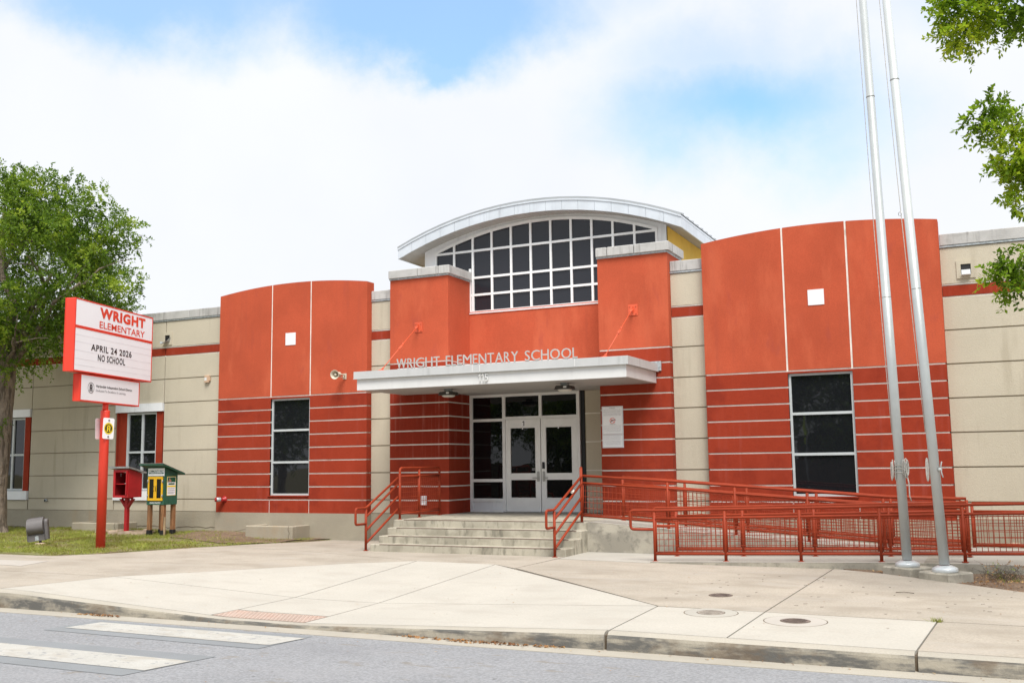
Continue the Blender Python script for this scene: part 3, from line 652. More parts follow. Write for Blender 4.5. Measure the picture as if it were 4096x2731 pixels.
# tie rods
def tie(xp, yp, zp, xc, yc, zc, hp):
    pl = holder('tie_rod', cn)
    box('wall_plate', 'rod', pl, xp-.105, xp+.105, FP-.015, FP, zp-.12, zp+.115)
    bo = MB()
    for dx in (-.07, .07):
        for dz in (-.08, .08): bo.lathe([(.014, 0), (.012, .016)], (xp+dx, FP-.015, zp+dz), (0, -1, 0), 6)
    bo.box(xp-.012, xp+.012, FP-.09, FP-.015, zp-.06, zp+.06); bo.build('bolt', 'rod', pl)
    a = Vector((xp, FP-.07, zp)); b = Vector((xc, yc, zc)); r_ = MB(); r_.tube([a, b], .010, 6)
    for t_ in (.0, 1.):
        p = a.lerp(b, t_); d = (b-a).normalized(); r_.tube([p-d*.03+Vector((.014, 0, 0)), p+d*.09*(1 if t_ == 0 else -1)+Vector((.014, 0, 0))], .011, 6); r_.tube([p-d*.03-Vector((.014, 0, 0)), p+d*.09*(1 if t_ == 0 else -1)-Vector((.014, 0, 0))], .011, 6)
    r_.build('rod', 'rod', pl)
    tb = MB(); d = (b-a).normalized(); mdl = a.lerp(b, .47); s_ = Vector((1, 0, 0))
    for sg in (-1, 1): tb.tube([mdl-d*.09+s_*.02*sg, mdl+d*.09+s_*.02*sg], .008, 6)
    for sg in (-1, 1): tb.tube([mdl+d*sg*.07, mdl+d*sg*.13], .024, 8)
    tb.build('turnbuckle', 'rod', pl)
    MB().lathe([(.17, 0), (.165, .02), (.05, .05), (.03, .06)], (xc, yc, 3.70), seg=16).build('roof_boot', 'rod', pl)
tie(-12.122, 0, 4.895, -12.10, 18.80, 3.75, 0); tie(-6.81, 0, 4.895, -6.88, 18.80, 3.75, 0)
# raised letters, each cut from plate and standing on the canopy edge
def raised(word, x0, x1, y, z, h, m, parent, dep=.025, thin=-.012, name='letter', gapf=.16):
    info = []
    for ch in word:
        if ch == ' ': info.append((ch, .42)); continue
        vs, fs = text_raw(ch, thin); xs_ = [v.x for v in vs]; ys_ = [v.y for v in vs]
        wd = (max(xs_)-min(xs_))/.70
        wd = {'O': 1.0, 'C': .88, 'G': .95, 'H': .80, 'E': .50, 'L': .48, 'R': .60, 'S': .52, 'T': .68, 'I': .10, 'W': 1.15, 'M': .95, 'N': .82, 'A': .82, 'Y': .74, '1': .32, '5': .5}.get(ch, wd)
        info.append((ch, wd))
    tot = sum(i[1] for i in info)+gapf*(len(word)-1); s_ = (x1-x0)/tot; x = x0
    for ch, wd in info:
        if ch != ' ':
            q = MB(); text_into(q, ch, (x, y, z), (1, 0, 0), (0, 0, 1), wd*s_, h, thin, -dep) if 0 else text_into(q, ch, (x, y, z), (1, 0, 0), (0, 0, 1), wd*s_, h, thin, dep)
            q.build(name, m, parent)
        x += (wd+gapf)*s_
lt = holder('name_letters', cn)
raised('WRIGHT ELEMENTARY SCHOOL', -11.515, -7.335, 18.50, 3.722, .205, 'lettering', lt, thin=-.006)
nm = holder('house_number', cn); raised('115', -9.545, -9.32, 18.505, 3.353, .155, 'canopy', nm, .02, .0, 'digit', .14)
MB().box(-11.5, -7.35, 18.50, 18.515, 3.706, 3.722).build('letter_rail', 'canopy', lt)
# clerestory: curved roof, window, yellow sides
CL = 21.56; RX0, RX1 = -13.09, -5.86; rcx = -9.475
def roofz(x, zap=7.788, zend=7.028):
    hw = (RX1-RX0)/2; sg = zap-zend; rr = (hw*hw+sg*sg)/(2*sg); return zap-rr+math.sqrt(max(0, rr*rr-(x-rcx)**2))
rf = holder('curved_roof', B); NS = 18; RB = 31.0; RF = 21.06
xe = [RX0+(RX1-RX0)*i/NS for i in range(NS+1)]
sh = MB()
for a, b in zip(xe, xe[1:]):
    sh.add([(a, RF-.02, roofz(a)+.012), (b, RF-.02, roofz(b)+.012), (b, RB, roofz(b)+.012), (a, RB, roofz(a)+.012), (a, RF-.02, roofz(a)-.03), (b, RF-.02, roofz(b)-.03), (b, RB, roofz(b)-.03), (a, RB, roofz(a)-.03)],
           [(0, 1, 2, 3), (4, 7, 6, 5), (0, 4, 5, 1), (2, 6, 7, 3)]+([(0, 3, 7, 4)] if a == xe[0] else [])+([(1, 5, 6, 2)] if b == xe[-1] else []))
sh.build('roof_sheet', 'roofmetal', rf)
for a, b in zip(xe, xe[1:]):
    g_ = .003
    MB().prism([(a+g_, roofz(a)-.30), (b-g_, roofz(b)-.30), (b-g_, roofz(b)-.075), (a+g_, roofz(a)-.075)], RF, RF+.03).build('fascia_panel', 'fascia', rf)
dr_ = MB()
for a, b in zip(xe, xe[1:]): dr_.prism([(a, roofz(a)-.073), (b, roofz(b)-.073), (b, roofz(b)-.005), (a, roofz(a)-.005)], RF-.018, RF+.03)
for x, s_ in ((RX0, 1), (RX1, -1)):
    dr_.box(min(x, x+s_*.03), max(x, x+s_*.03), RF+.03, RB, 6.99-.04, 7.02)
dr_.build('drip_edge', 'fascia', rf)
L = 1.25
for x, s_ in ((RX0, 1), (RX1, -1)):
    k = 0
    while RF+.03+L*k < RB:
        box('fascia_panel', 'fascia', rf, min(x+s_*.004, x+s_*.03), max(x+s_*.004, x+s_*.03), RF+.034+L*k, min(RB, RF+.026+L*(k+1)), 6.733, 6.948); k += 1
rb = MB()
for k in range(24): 
    yy = RF+.2+k*.41
    for a, b in zip(xe, xe[1:]): rb.prism([(a, roofz(a)+.012), (b, roofz(b)+.012), (b, roofz(b)+.05), (a, roofz(a)+.05)], yy, yy+.02)
rb.build('standing_seam', 'roofmetal', rf)
sfm = MB()
for k in range(60):                        # curved front soffit made of narrow boards
    a = -12.58+6.21*k/60; b = -12.58+6.21*(k+1)/60; za, zb = roofz(a)-.285, roofz(b)-.285
    sfm.add([(a+.006, RF+.03, za), (b-.006, RF+.03, zb), (b-.006, CL+.02, zb), (a+.006, CL+.02, za), (a+.006, RF+.03, za+.02), (b-.006, RF+.03, zb+.02), (b-.006, CL+.02, zb+.02), (a+.006, CL+.02, za+.02)], [(0, 3, 2, 1), (0, 1, 5, 4), (1, 2, 6, 5), (3, 0, 4, 7), (4, 5, 6, 7)])
for sg_ in (-1, 1):
    for k in range(6):
        a = rcx+sg_*(3.10+.485*k/6); b = rcx+sg_*(3.10+.485*(k+1)/6); a, b = min(a, b), max(a, b); y0_ = RF+.032
        sfm.prism([(a+.003, roofz(a)-.287), (b-.003, roofz(b)-.287), (b-.003, roofz(b)-.27), (a+.003, roofz(a)-.27)], y0_, RB)
tag(sfm.build('soffit_board', 'vinyl', rf), kind='stuff')
cl = holder('clerestory', B)
box('side_wall', 'yellow', cl, -12.60, -12.45, CL+.02, RB-.4, 5.6, 6.93); 
yl = holder('yellow_side', B)
for k in range(8): box('panel', 'yellow', yl, -6.50, -6.355, CL+.02+1.2*k+.004, CL+.02+1.2*(k+1)-.004, 5.6, 6.93)
bk = MB(); pts = [(-12.45+(5.95)*i/24, roofz(-12.45+5.95*i/24)-.28) for i in range(25)]
bk.prism([(-12.45, 5.2)]+pts+[(-6.50, 5.2)], CL+.09, CL+.14); bk.build('back_wall', 'blind', cl)
for a, b in ((-12.60, -12.30), (-6.58, -6.355)): 
    MB().prism([(a, 5.6), (b, 5.6), (b, roofz(b)-.27), (a, roofz(a)-.27)], CL-.01, CL+.09).build('pilaster', 'white_metal', cl)
# window with curved head
garc = lambda x: 7.386-19.3*0-(lambda rr: rr-math.sqrt(rr*rr-(x+9.44)**2))((2.85**2+.532**2)/(2*.532))
wd = holder('arched_window', B); fb = MB()
mx_ = [-12.29]+[-9.234-.5185+.5185*k for k in range(-4, 0)]
mx_ = [-12.28+.5182*k for k in range(12)]; H = [5.326, 5.744, 6.168, 6.84]; hwf = .026
xl, xr = -11.318, -7.62
for i, x in enumerate(mx_):
    z0 = 5.30 if xl-.03 < x < xr+.3 else 6.05
    fb.box(x-hwf, x+hwf, CL-.03, CL+.05, z0, garc(x)+.02)
fb.box(xl-.03, xl+.03, CL-.032, CL+.05, 5.30, 6.4)
for z in H:
    a, b = (xl, xr) if z < 6.1 else (mx_[0], mx_[-1])
    fb.box(a, b, CL-.026, CL+.05, z-.026, z+.026)
n = 44; ax = [mx_[0]-.03+(mx_[-1]-mx_[0]+.06)*i/n for i in range(n+1)]
for a, b in zip(ax, ax[1:]): fb.prism([(a, garc(a)-.012), (b, garc(b)-.012), (b, garc(b)+.055), (a, garc(a)+.055)], CL-.035, CL+.05)
fb.build('frame', 'alu', wd)
tr = MB()
for a, b in zip(ax, ax[1:]): tr.prism([(a, garc(a)+.055), (b, garc(b)+.055), (b, roofz(b)-.27), (a, roofz(a)-.27)], CL-.005, CL+.06)
tr.build('head_trim', 'white_metal', wd)
box('sill', 'white_metal', wd, -11.315, -7.61, DP-.02, CL+.1, 5.30-.025, 5.30)
for i, (a, b) in enumerate(zip(mx_, mx_[1:])):
    zz = H+[9]
    for c, d in zip(zz, zz[1:]):
        if c < 6.1 and not (a > xl-.3 and b < xr+.6): continue
        top = [min(d, garc(a)), min(d, garc(a*.5+b*.5)), min(d, garc(b))]
        if max(top) < c+.03: continue
        MB().prism([(a, c), (b, c), (b, max(c, top[2])), ((a+b)/2, max(c+.001, top[1])), (a, max(c, top[0]))], CL+.012, CL+.022).build('pane', 'glass_up', wd)
# scupper outlets
for x0, z0, bent in ((-20.32, 4.985, 1), (-.447, 5.02, 0)):
    v = holder('roof_scupper', B); q = MB(); x1 = x0+.325; z1 = z0+.345
    for a in ((x0, x0+.075, z0, z1), (x1-.075, x1, z0, z1), (x0+.075, x1-.075, z1-.075, z1), (x0+.075, x1-.075, z0, z0+.075)): q.box(a[0], a[1], WP-.02, WP+.02, a[2], a[3])
    q.build('surround', 'beige', v); box('opening', 'black', v, x0+.075, x1-.075, WP-.004, WP+.01, z0+.075, z1-.075)  # opening is a solid black plate standing in for the shade inside
    l_ = MB()
    if bent: l_.add([(x0+.05, WP-.15, z0+.02), (x1-.07, WP-.13, z0+.11), (x1-.08, WP-.01, z0+.08), (x0+.08, WP-.01, z0+.08), (x0+.03, WP-.16, z0+.10), (x1-.03, WP-.02, z0+.22)], [(0, 1, 2, 3), (0, 4, 3), (1, 5, 2)])
    else: l_.box(x0+.085, x1-.085, WP-.10, WP-.09, z0+.06, z0+.15); l_.box(x0+.08, x1-.08, WP-.09, WP-.02, z0+.055, z0+.065)
    l_.build('spout_lip', 'galv' if bent else 'white_metal', v)
pp = MB(); pp.lathe([(.045, 0), (.045, .06), (.035, .06)], (-24.56, WP, .80), (0, -1, 0), 14); pp.build('drain_pipe', 'galv', B)
pp = MB(); pp.lathe([(.0351, .061), (.035, .062)], (-24.56, WP, .80), (0, -1, 0), 14); pp.build('drain_mouth', 'black', B)  # black disc painted as the dark inside of the pipe
# hairline cracks where the plinth meets the ground
ck = MB(); rnd = random.Random(12)
for (x0, x1, y_, zb) in ((-24.0, -18.2, WP-.014, .055), (-18.1, -16.7, FP-.016, .02), (-33, -24.5, WP-.014, .04)):
    x = x0; z = zb; pts = []
    while x < x1: pts.append((x, y_, z)); x += rnd.uniform(.05, .14); z = min(zb+.09, max(zb-.03, z+rnd.uniform(-.03, .032)))
    ck.tube(pts, .0065, 4)
ck.build('crack', 'joint', B)
#=====PART3=====
# ------------------------------------------------------------------ steps, ramps
st = thing('entrance_steps', 'stained concrete entrance steps with brown nosing strips leading up to the doors', 'steps')
sx0, sx1 = -11.36, -7.03
TR = [(16.95, .135), (17.33, .27), (17.72, .405)]
for i, (y, z) in enumerate(TR):
    y2 = (TR+[(18.10, .545)])[i+1][0]; x0 = -11.17-.045*i
    MB().bbox(x0, sx1-.03*0, y, y2+.05, -.15, z, .012).build('step', 'step', st)
    MB().box(x0+.22, sx1-.10, y-.003, y+.035, z-.004, z+.003).build('nosing', 'nosing', st)
MB().bbox(-11.36, -7.03, 18.10, DP+.03, -.15, .545, .012).build('landing', 'step', st)
MB().box(-11.1, -7.13, 18.097, 18.135, .541, .548).build('nosing', 'nosing', st)
MB().box(-10.42, -8.52, DP-.10, DP-.01, .546, .563).build('threshold', 'chrome', st)
rp = thing('access_ramp', 'pale concrete switchback ramp with mottled side walls between the steps and the right beige wall', 'ramp')
zu = lambda x: .545-.0755*max(0, x+6.9)
zl = lambda x: max(.004, .007+.0254*(x+5.26))
pts = [(-7.028, .545), (-6.9, .545)]+[(x, zu(x)) for x in (-5.5, -4, -3, -2.2, -1.5)]+[(-1.3, .12), (-1.3, -.35), (-7.028, -.35)]
MB().prism([(a, b) for a, b in reversed(pts)], 18.05, 19.16).build('ramp_wall', 'rampwall', rp)
MB().prism([(a, b+.003) for a, b in reversed(pts[:-2])]+[(-7.0, .53)][0:0]+[], 18.06, 19.15) if 0 else None
tops = pts[:-2]; q = MB(); v = []
for a, b in tops: v += [(a, 18.052, b+.004), (a, 19.158, b+.004)]
q.add(v, [(2*i, 2*i+2, 2*i+3, 2*i+1) for i in range(len(tops)-1)]); q.build('ramp_surface', 'walk', rp)
tl = [(-5.3, zl(-5.3)), (-4, zl(-4)), (-2.5, zl(-2.5)), (-1.0, zl(-1.0)), (-.4, .115), (14, .105)]
MB().prism([(a, b) for a, b in reversed(tl)]+[(-5.3, -.35), (14, -.35)], 16.42, 19.15).build('lower_slab', 'rampwall', rp)
q = MB(); v = []
for a, b in tl: v += [(a, 16.425, b+.004), (a, 18.045 if a < -1.25 else 19.60, b+.004)]
v = []
for a, b in [(-5.3, zl(-5.3)), (-4, zl(-4)), (-2.5, zl(-2.5)), (-1.305, zl(-1.3))]: v += [(a, 16.425, b+.004), (a, 18.045, b+.004)]
q.add(v, [(0, 2, 3, 1), (2, 4, 5, 3), (4, 6, 7, 5)])
q.add([(-1.30, 16.425, zl(-1.3)+.004), (-.4, 16.425, .119), (14, 16.425, .109), (14, 19.6, .109), (-.4, 19.6, .119), (-1.30, 19.6, zl(-1.3)+.004)], [(0, 1, 4, 5), (1, 2, 3, 4)])
q.build('ramp_surface', 'walk', rp)
MB().box(-1.30, 14, 19.15, 19.605, -.3, .104).build('slab_edge', 'rampwall', rp)

# ------------------------------------------------------------------ railings
RR = .024
def wires(parent, p0, p1, zlo0, zhi0, zlo1, zhi1, nx=None, r=.0046):
    """welded wire panel between two posts; p = (x, y)"""
    p0 = Vector((*p0, 0)); p1 = Vector((*p1, 0)); d = (p1-p0); L = d.length; d.normalize(); s = Vector((-d.y, d.x, 0)); q = MB()
    def bar(a, b):
        ax = (b-a).normalized(); u = s if abs(ax.dot(s)) < .9 else Vector((0, 0, 1)); w_ = ax.cross(u).normalized()
        q.add([e_+(u*c_+w_*t_)*r for e_ in (a, b) for c_, t_ in ((1, 0), (0, 1), (-1, 0), (0, -1))], [(0, 1, 5, 4), (1, 2, 6, 5), (2, 3, 7, 6), (3, 0, 4, 7)])
    n = nx or max(2, round(L/.079)); off = .035
    for i in range(1, n):
        t = i/n; bar(p0+d*L*t+Vector((0, 0, zlo0+(zlo1-zlo0)*t)), p0+d*L*t+Vector((0, 0, zhi0+(zhi1-zhi0)*t)))
    k = max(2, round((zhi0-zlo0)/.1))
    for j in range(1, k):
        f_ = j/k; bar(p0+d*off+Vector((0, 0, zlo0+(zhi0-zlo0)*f_)), p1-d*off+Vector((0, 0, zlo1+(zhi1-zlo1)*f_)))
    # flat frame strips round the panel
    for a, b in ((p0+d*off+Vector((0, 0, zlo0)), p1-d*off+Vector((0, 0, zlo1))), (p0+d*off+Vector((0, 0, zhi0)), p1-d*off+Vector((0, 0, zhi1))),
                 (p0+d*off+Vector((0, 0, zlo0)), p0+d*off+Vector((0, 0, zhi0))), (p1-d*off+Vector((0, 0, zlo1)), p1-d*off+Vector((0, 0, zhi1)))):
        q.tube([a, b], .010, 4)
    return q.build('wire_panel', 'rail', parent)
def railing(name, label, posts, zf, h=.838, loop=None, endx=None, group='red pipe railings of the steps and ramps', mesh=True, start=None, end=None):
    """posts: list of (x,y); zf(x) floor height"""
    t = thing(name, label, 'railing', group)
    P_ = [Vector((x, y, zf(x))) for x, y in posts]
    for p in P_: MB().tube([p-Vector((0, 0, .03)), p+Vector((0, 0, h-RR))], RR+.002, 10).lathe([(.05, -.0), (.05, .008), (.03, .012)], p, seg=12).build('post', 'rail', t)
    pth = list(P_)
    if start is not None: pth = [Vector((start[0], start[1], zf(start[0])))]+pth
    if end is not None: pth = pth+[Vector((end[0], end[1], zf(end[0])))]
    up_ = lambda hh: [p+Vector((0, 0, hh)) for p in pth]
    top = up_(h)
    if loop is not None:
        a = top[0]; v = Vector(loop)
        top = [P_[0]+Vector((0, 0, h-.315)), P_[0]+v+Vector((0, 0, h-.315)), P_[0]+v+Vector((0, 0, h))]+top
    MB().tube(fillet(top, .06), RR, 8).build('handrail', 'rail', t)
    MB().tube(up_(h-.137), RR-.001, 8).build('rail', 'rail', t); MB().tube(up_(.122), RR-.001, 8).build('rail', 'rail', t)
    if mesh:
        seq = pth
        for a, b in zip(seq, seq[1:]):
            wires(t, (a.x, a.y), (b.x, b.y), a.z+.155, a.z+h-.175, b.z+.155, b.z+h-.175)
    return t
f1x = [-5.26, -4.065, -2.87, -1.67, -.50, .69, 1.88, 3.07]
railing('ramp_railing', 'long red pipe railing with wire mesh nearest the pavement, in front of the low ramp', [(x, 16.60) for x in f1x], zl, loop=(-.42, 0, 0))
railing('ramp_railing', 'second red mesh railing from the pavement, ending in a loop at the low ramp entry', [(x, 17.55) for x in (-5.16, -3.99, -2.80, -1.62, -.46)], zl, loop=(-.40, 0, 0))
railing('ramp_railing', 'red mesh railing on top of the ramp side wall, sloping down from the steps', [(x, 18.22) for x in (-5.5, -4.26, -3.0, -1.76, -.56)], lambda x: max(.12, zu(x)), start=(-7.2, 18.22), h=.87)
railing('ramp_railing', 'red mesh railing of the high ramp closest to the striped building wall', [(x, 19.08) for x in (-6.67, -5.42, -4.24, -2.98, -1.72, -.50)], lambda x: max(.12, zu(x)), h=.85)
railing('ramp_railing', 'red mesh railing at the back of the ramp landing beside the right beige wall', [(x, 19.5) for x in (-.43, .78, 1.98, 3.18)], lambda x: .035)
# side fence of the landing
t = thing('landing_railing', 'tall red pipe guard with wire mesh at the left side of the entrance landing', 'railing', 'red pipe railings of the steps and ramps')
ps = [(-11.27, 18.22), (-11.28, 19.03), (-11.33, 20.0)]
for i, (x, y_) in enumerate(ps):
    MB().tube([(x, y_, .52), (x, y_, 1.57 if i == 1 else 1.5)], RR+.002, 10).lathe([(.05, 0), (.05, .008), (.03, .012)], (x, y_, .545), seg=12).build('post', 'rail', t)
MB().tube(fillet([(ps[0][0], ps[0][1], 1.3), (ps[0][0], ps[0][1], 1.60), (ps[2][0], ps[2][1], 1.60), (ps[2][0], ps[2][1], 1.3)], .09), RR+.002, 8).build('top_rail', 'rail', t)
for zz, a in ((1.43, .0), (.66, .0)): MB().tube([(x, y_, zz) for x, y_ in ps], RR-.003, 8).build('rail', 'rail', t)
for a, b in zip(ps, ps[1:]): wires(t, a, b, .70, 1.395, .70, 1.395, 10)
# stair rails
def stair_rail(x, lab, y0):
    t = thing('stair_railing', lab, 'railing', 'red pipe railings of the steps and ramps')
    y1 = 18.2; p = MB(); p.tube([(x, y0, -.03), (x, y0, .83-RR)], RR+.002, 10); p.lathe([(.05, 0), (.05, .008), (.03, .012)], (x, y0, .0), seg=12); p.build('post', 'rail', t)
    if x > -9: MB().tube([(x, y1, .5), (x, y1, 1.565)], RR+.004, 10).lathe([(.028, 1.02), (.018, 1.04)], (x, y1, .545), seg=10).build('post', 'rail', t)
    MB().tube(fillet([(x, y0, .52), (x, y0-.36, .52), (x, y0-.36, .83), (x, y0, .83), (x, y1, .545+.85)], .05), RR, 8).build('handrail', 'rail', t)
    for a, b in ((.655, .716), (.39, .46), (.14, .206)): MB().tube([(x, y0, a), (x, y1, .545+b)], RR-.001, 8).build('rail', 'rail', t)
stair_rail(-11.31, 'red pipe stair railing of three bars at the left edge of the steps', 17.02)
stair_rail(-7.2, 'red pipe stair railing at the right edge of the steps, its top bar chipped', 16.86)
c_ = MB(); c_.tube([(-7.2, 17.72, 1.112), (-7.2, 17.80, 1.146)], RR+.0015, 8); c_.build('chipped_paint', 'reveal', bpy.data.objects['stair_railing.001'])

# ------------------------------------------------------------------ flagpoles
def flagpole(x, y_, lean, lab, k, yawp):
    t = thing('flagpole', lab, 'flagpole', 'silver flagpoles in front of the ramp')
    zb = .08; T = Matrix.Translation((x, y_+.06, 0)) @ Matrix.Rotation(yawp, 4, 'Z')
    MB().bbox(-.27, .27, -.25, .25, -.12, zb, .02, T).build('footing', 'rampwall', t)
    d = Vector((-math.sin(lean), .0, math.cos(lean))); b = Vector((x, y_, zb))
    MB().lathe([(.168, 0), (.172, .008), (.172, .042), (.165, .054), (.14, .070), (.115, .080), (.10, .088), (.07, .090)], b, d, 36).build('collar', 'steel_d', t)
    Hh = 11.2; hs = [.1, 4.02, 4.021, 7.2, 7.201, Hh]; rs = [.0685, .067, .0655, .064, .0625, .055]
    m = MB(); m.tube([b+d*h_ for h_ in hs], rs, 28); m.build('pole', 'steel', t)
    s_ = MB()
    for h_ in (4.02, 7.2): s_.lathe([(.0675, -.006), (.0675, .006)], b+d*h_, d, 28)
    s_.build('joint_ring', 'chrome', t)
    MB().lathe([(.04, 0), (.06, .05), (.07, .09)], b+d*Hh, d, 16).lathe([(.02, 0), (.07, .03), (.09, .09), (.07, .15), (.02, .18)], b+d*(Hh+.08), d, 18).build('finial', 'steel_d', t)
    # halyard
    side = Vector((.72, -.69, 0)) if k == 0 else Vector((-.93, -.2, 0))
    r0 = .085
    def ro(pts_, r=.0075): 
        q = MB(); q.tube(pts_, r, 5); return q
    rope = MB(); rnd = random.Random(5+k)
    sdv = Vector((-.95, -.1, 0)); lo_h = 1.95
    rope.tube([b+d*lo_h+sdv*.075]+[b+d*(lo_h+(Hh-lo_h)*i/12)+sdv*(.078+.03*math.sin(math.pi*i/12)) for i in range(1, 13)], .006, 5)
    if k == 0:
        for sgn, hc in ((Vector((-.9, -.45, 0)).normalized(), 1.45), (Vector((.75, -.66, 0)).normalized(), 1.47)):
            for j in range(5 if sgn.x > 0 else 4):
                w_ = .008+.006*j+.006*rnd.random(); hh = .11+.035*rnd.random(); cc = b+d*(hc)+sgn*.085+Vector((rnd.uniform(-.02, .03)*(1 if sgn.x > 0 else -1), 0, rnd.uniform(-.02, .02)))
                tn = sgn.cross(Vector((0, 0, 1)))
                rope.tube([cc+tn*math.sin(a)*w_+sgn*.012*j*.6+Vector((0, 0, math.cos(a)*hh-.04)) for a in [2*math.pi*i/14 for i in range(15)]], .0075, 5)
        for dz in (-.03, .02, -.09): rope.tube([b+d*(1.42+dz+.05*math.cos(a))+Vector((math.sin(a)*.082, -math.cos(a)*.082, 0)) for a in [math.pi*(-.6+1.3*i/12) for i in range(13)]], .007, 5)
        rope.tube([b+d*1.4+Vector((.09, -.07, 0)), b+d*1.2+Vector((.115, -.07, 0)), b+d*1.03+Vector((.11, -.07, 0)), b+d*.96+Vector((.13, -.07, 0))], .009, 5)
    else:
        for j in range(4):
            cc = b+d*1.42+sdv*.09; w_ = .012+.006*j
            rope.tube([cc+Vector((math.sin(a)*w_*.6-.01, 0, math.cos(a)*(.12+.015*j))) for a in [2*math.pi*i/14 for i in range(15)]], .0075, 5)
    rope.build('halyard', 'rope', t)
    cs_ = Vector((.80, -.60, 0)); cl_ = MB(); c0 = b+d*1.42+cs_*.075
    cl_.lathe([(.028, 0), (.028, .012), (.015, .04)], c0, cs_, 10); cl_.tube([c0+cs_*.04-d*.11+cs_*.015, c0+cs_*.035-d*.05, c0+cs_*.035+d*.05, c0+cs_*.04+d*.11+cs_*.015], .009, 6); cl_.build('cleat', 'steel', t)
    if k == 1:
        sn = MB()
        for h_ in (5.15, 9.0): sn.tube([b+d*h_+sdv*.12+Vector((math.sin(a)*.022, 0, math.cos(a)*.03)) for a in [2*math.pi*i/10 for i in range(11)]], .005, 4)
        sn.build('snap_hook', 'chrome', t)
flagpole(-1.273, 16.2, R(1.12), 'silver aluminium flagpole on the left, with coiled white rope tied round it', 0, R(-38))
flagpole(-.738, 15.6, R(2.15), 'silver aluminium flagpole on the right, leaning left, with a bare cleat on it', 1, R(-38))

# ------------------------------------------------------------------ marquee sign
SX, SY, TH = -17.40, 16.04, 1.842
dd = Vector((math.cos(TH), math.sin(TH), 0)); nn_ = Vector((math.sin(TH), -math.cos(TH), 0)); SC = Vector((SX, SY, 0)); Z3 = Vector((0, 0, 1))
ST = Matrix((( dd.x, -nn_.x, 0, SX), (dd.y, -nn_.y, 0, SY), (0, 0, 1, 0), (0, 0, 0, 1)))     # local x along face, y into the sign
sg = thing('marquee_sign', 'red framed school message sign reading NO SCHOOL on a single red pole in the grass', 'sign')
MB().lathe([(.098, -.08), (.098, 2.90), (.092, 2.93)], (SX, SY, gz(SX, SY)), seg=28).lathe([(.062, 2.9), (.062, 3.12)], (SX, SY, gz(SX, SY)), seg=20).build('pole', 'sign_red', sg)
def cabinet(nm_, x0, x1, z0, z1, th, panels):
    cb = MB(); ft = .028
    cb.bbox(x0, x1, -th+.012, th-.012, z0, z1, .01, ST)
    for s_ in (-1, 1):
        ya, yb = (-th, -th+.013) if s_ < 0 else (th-.013, th)
        cb.box(x0, x1, ya, yb, z1-ft, z1, ST); cb.box(x0, x1, ya, yb, z0, z0+ft, ST); cb.box(x0, x0+ft, ya, yb, z0+ft, z1-ft, ST); cb.box(x1-ft, x1, ya, yb, z0+ft, z1-ft, ST)
        for (a, b) in panels[1:]: cb.box(x0+ft, x1-ft, ya, yb, b, b+.06, ST)
    c = cb.build(nm_, 'sign_red', sg)
    for s_ in (-1, 1):
        for (a, b) in panels:
            ya, yb = (-th+.004, -th+.011) if s_ < 0 else (th-.011, th-.004)
            MB().box(x0+ft, x1-ft, ya, yb, a, b, ST).build('face', 'sign_white', c)
    return c
c1 = cabinet('cabinet', -1.40, 1.66, 3.66, 5.18, .119, [(4.62, 5.152), (3.688, 4.56)])
c2 = cabinet('lower_cabinet', -1.08, 1.22, 3.066, 3.64, .085, [(3.094, 3.612)])
MB().box(-.5, .6, -.05, .05, 3.62, 3.67, ST).build('connector', 'sign_red', sg)
rv_ = MB()
for zz in (4.42, 4.28, 4.10, 3.93, 3.80):
    rv_.box(-1.37, 1.63, -.1165, -.1145, zz-.006, zz+.006, ST)
rv_.build('letter_track', 'sign_groove', c1)
def sgt(txt, x, z, w_, h_, m, off, bold=0., par=c1, nm_='lettering'):
    q = MB(); text_into(q, txt, ST @ Vector((x, -off-.0025, z)), dd, Z3, w_, h_, bold); return q.build(nm_, m, par)
def sgl(txt, x, z, w_, h_, m, off, bold, par=c1):
    q = MB(); text_into(q, txt, ST @ Vector((x, -off-.0025, z)), dd, Z3, w_, h_, bold)
    pr = list(range(len(q.v)))
    def fd(a):
        while pr[a] != a: pr[a] = pr[pr[a]]; a = pr[a]
        return a
    for f in q.f:
        for b_ in f[1:]: pr[fd(f[0])] = fd(b_)
    gr = {}
    for f in q.f: gr.setdefault(fd(f[0]), []).append(f)
    for fs_ in gr.values():
        ids = sorted({i for f in fs_ for i in f}); mp = {a: i for i, a in enumerate(ids)}
        MB().add([q.v[i] for i in ids], [tuple(mp[i] for i in f) for f in fs_]).build('letter', m, par)
sgl('WRIGHT', -.52, 4.872, 1.84, .235, 'ink_red', .117, .05)
sgl('ELEMENTARY', -.52, 4.66, 1.83, .145, 'ink_red', .117, .011)
sgl('APRIL 24 2026', -.80, 4.143, 1.58, .142, 'ink_black', .1165, .022); sgl('NO SCHOOL', -.54, 3.945, 1.06, .142, 'ink_black', .1165, .022)
sgt('Harlandale Independent School District', -.505, 3.372, 1.41, .073, 'ink_black', .0825, .012, c2)
sgt('Dedicated To Excellence In Learning', -.51, 3.285, 1.145, .06, 'ink_grey', .0825, 0., c2)
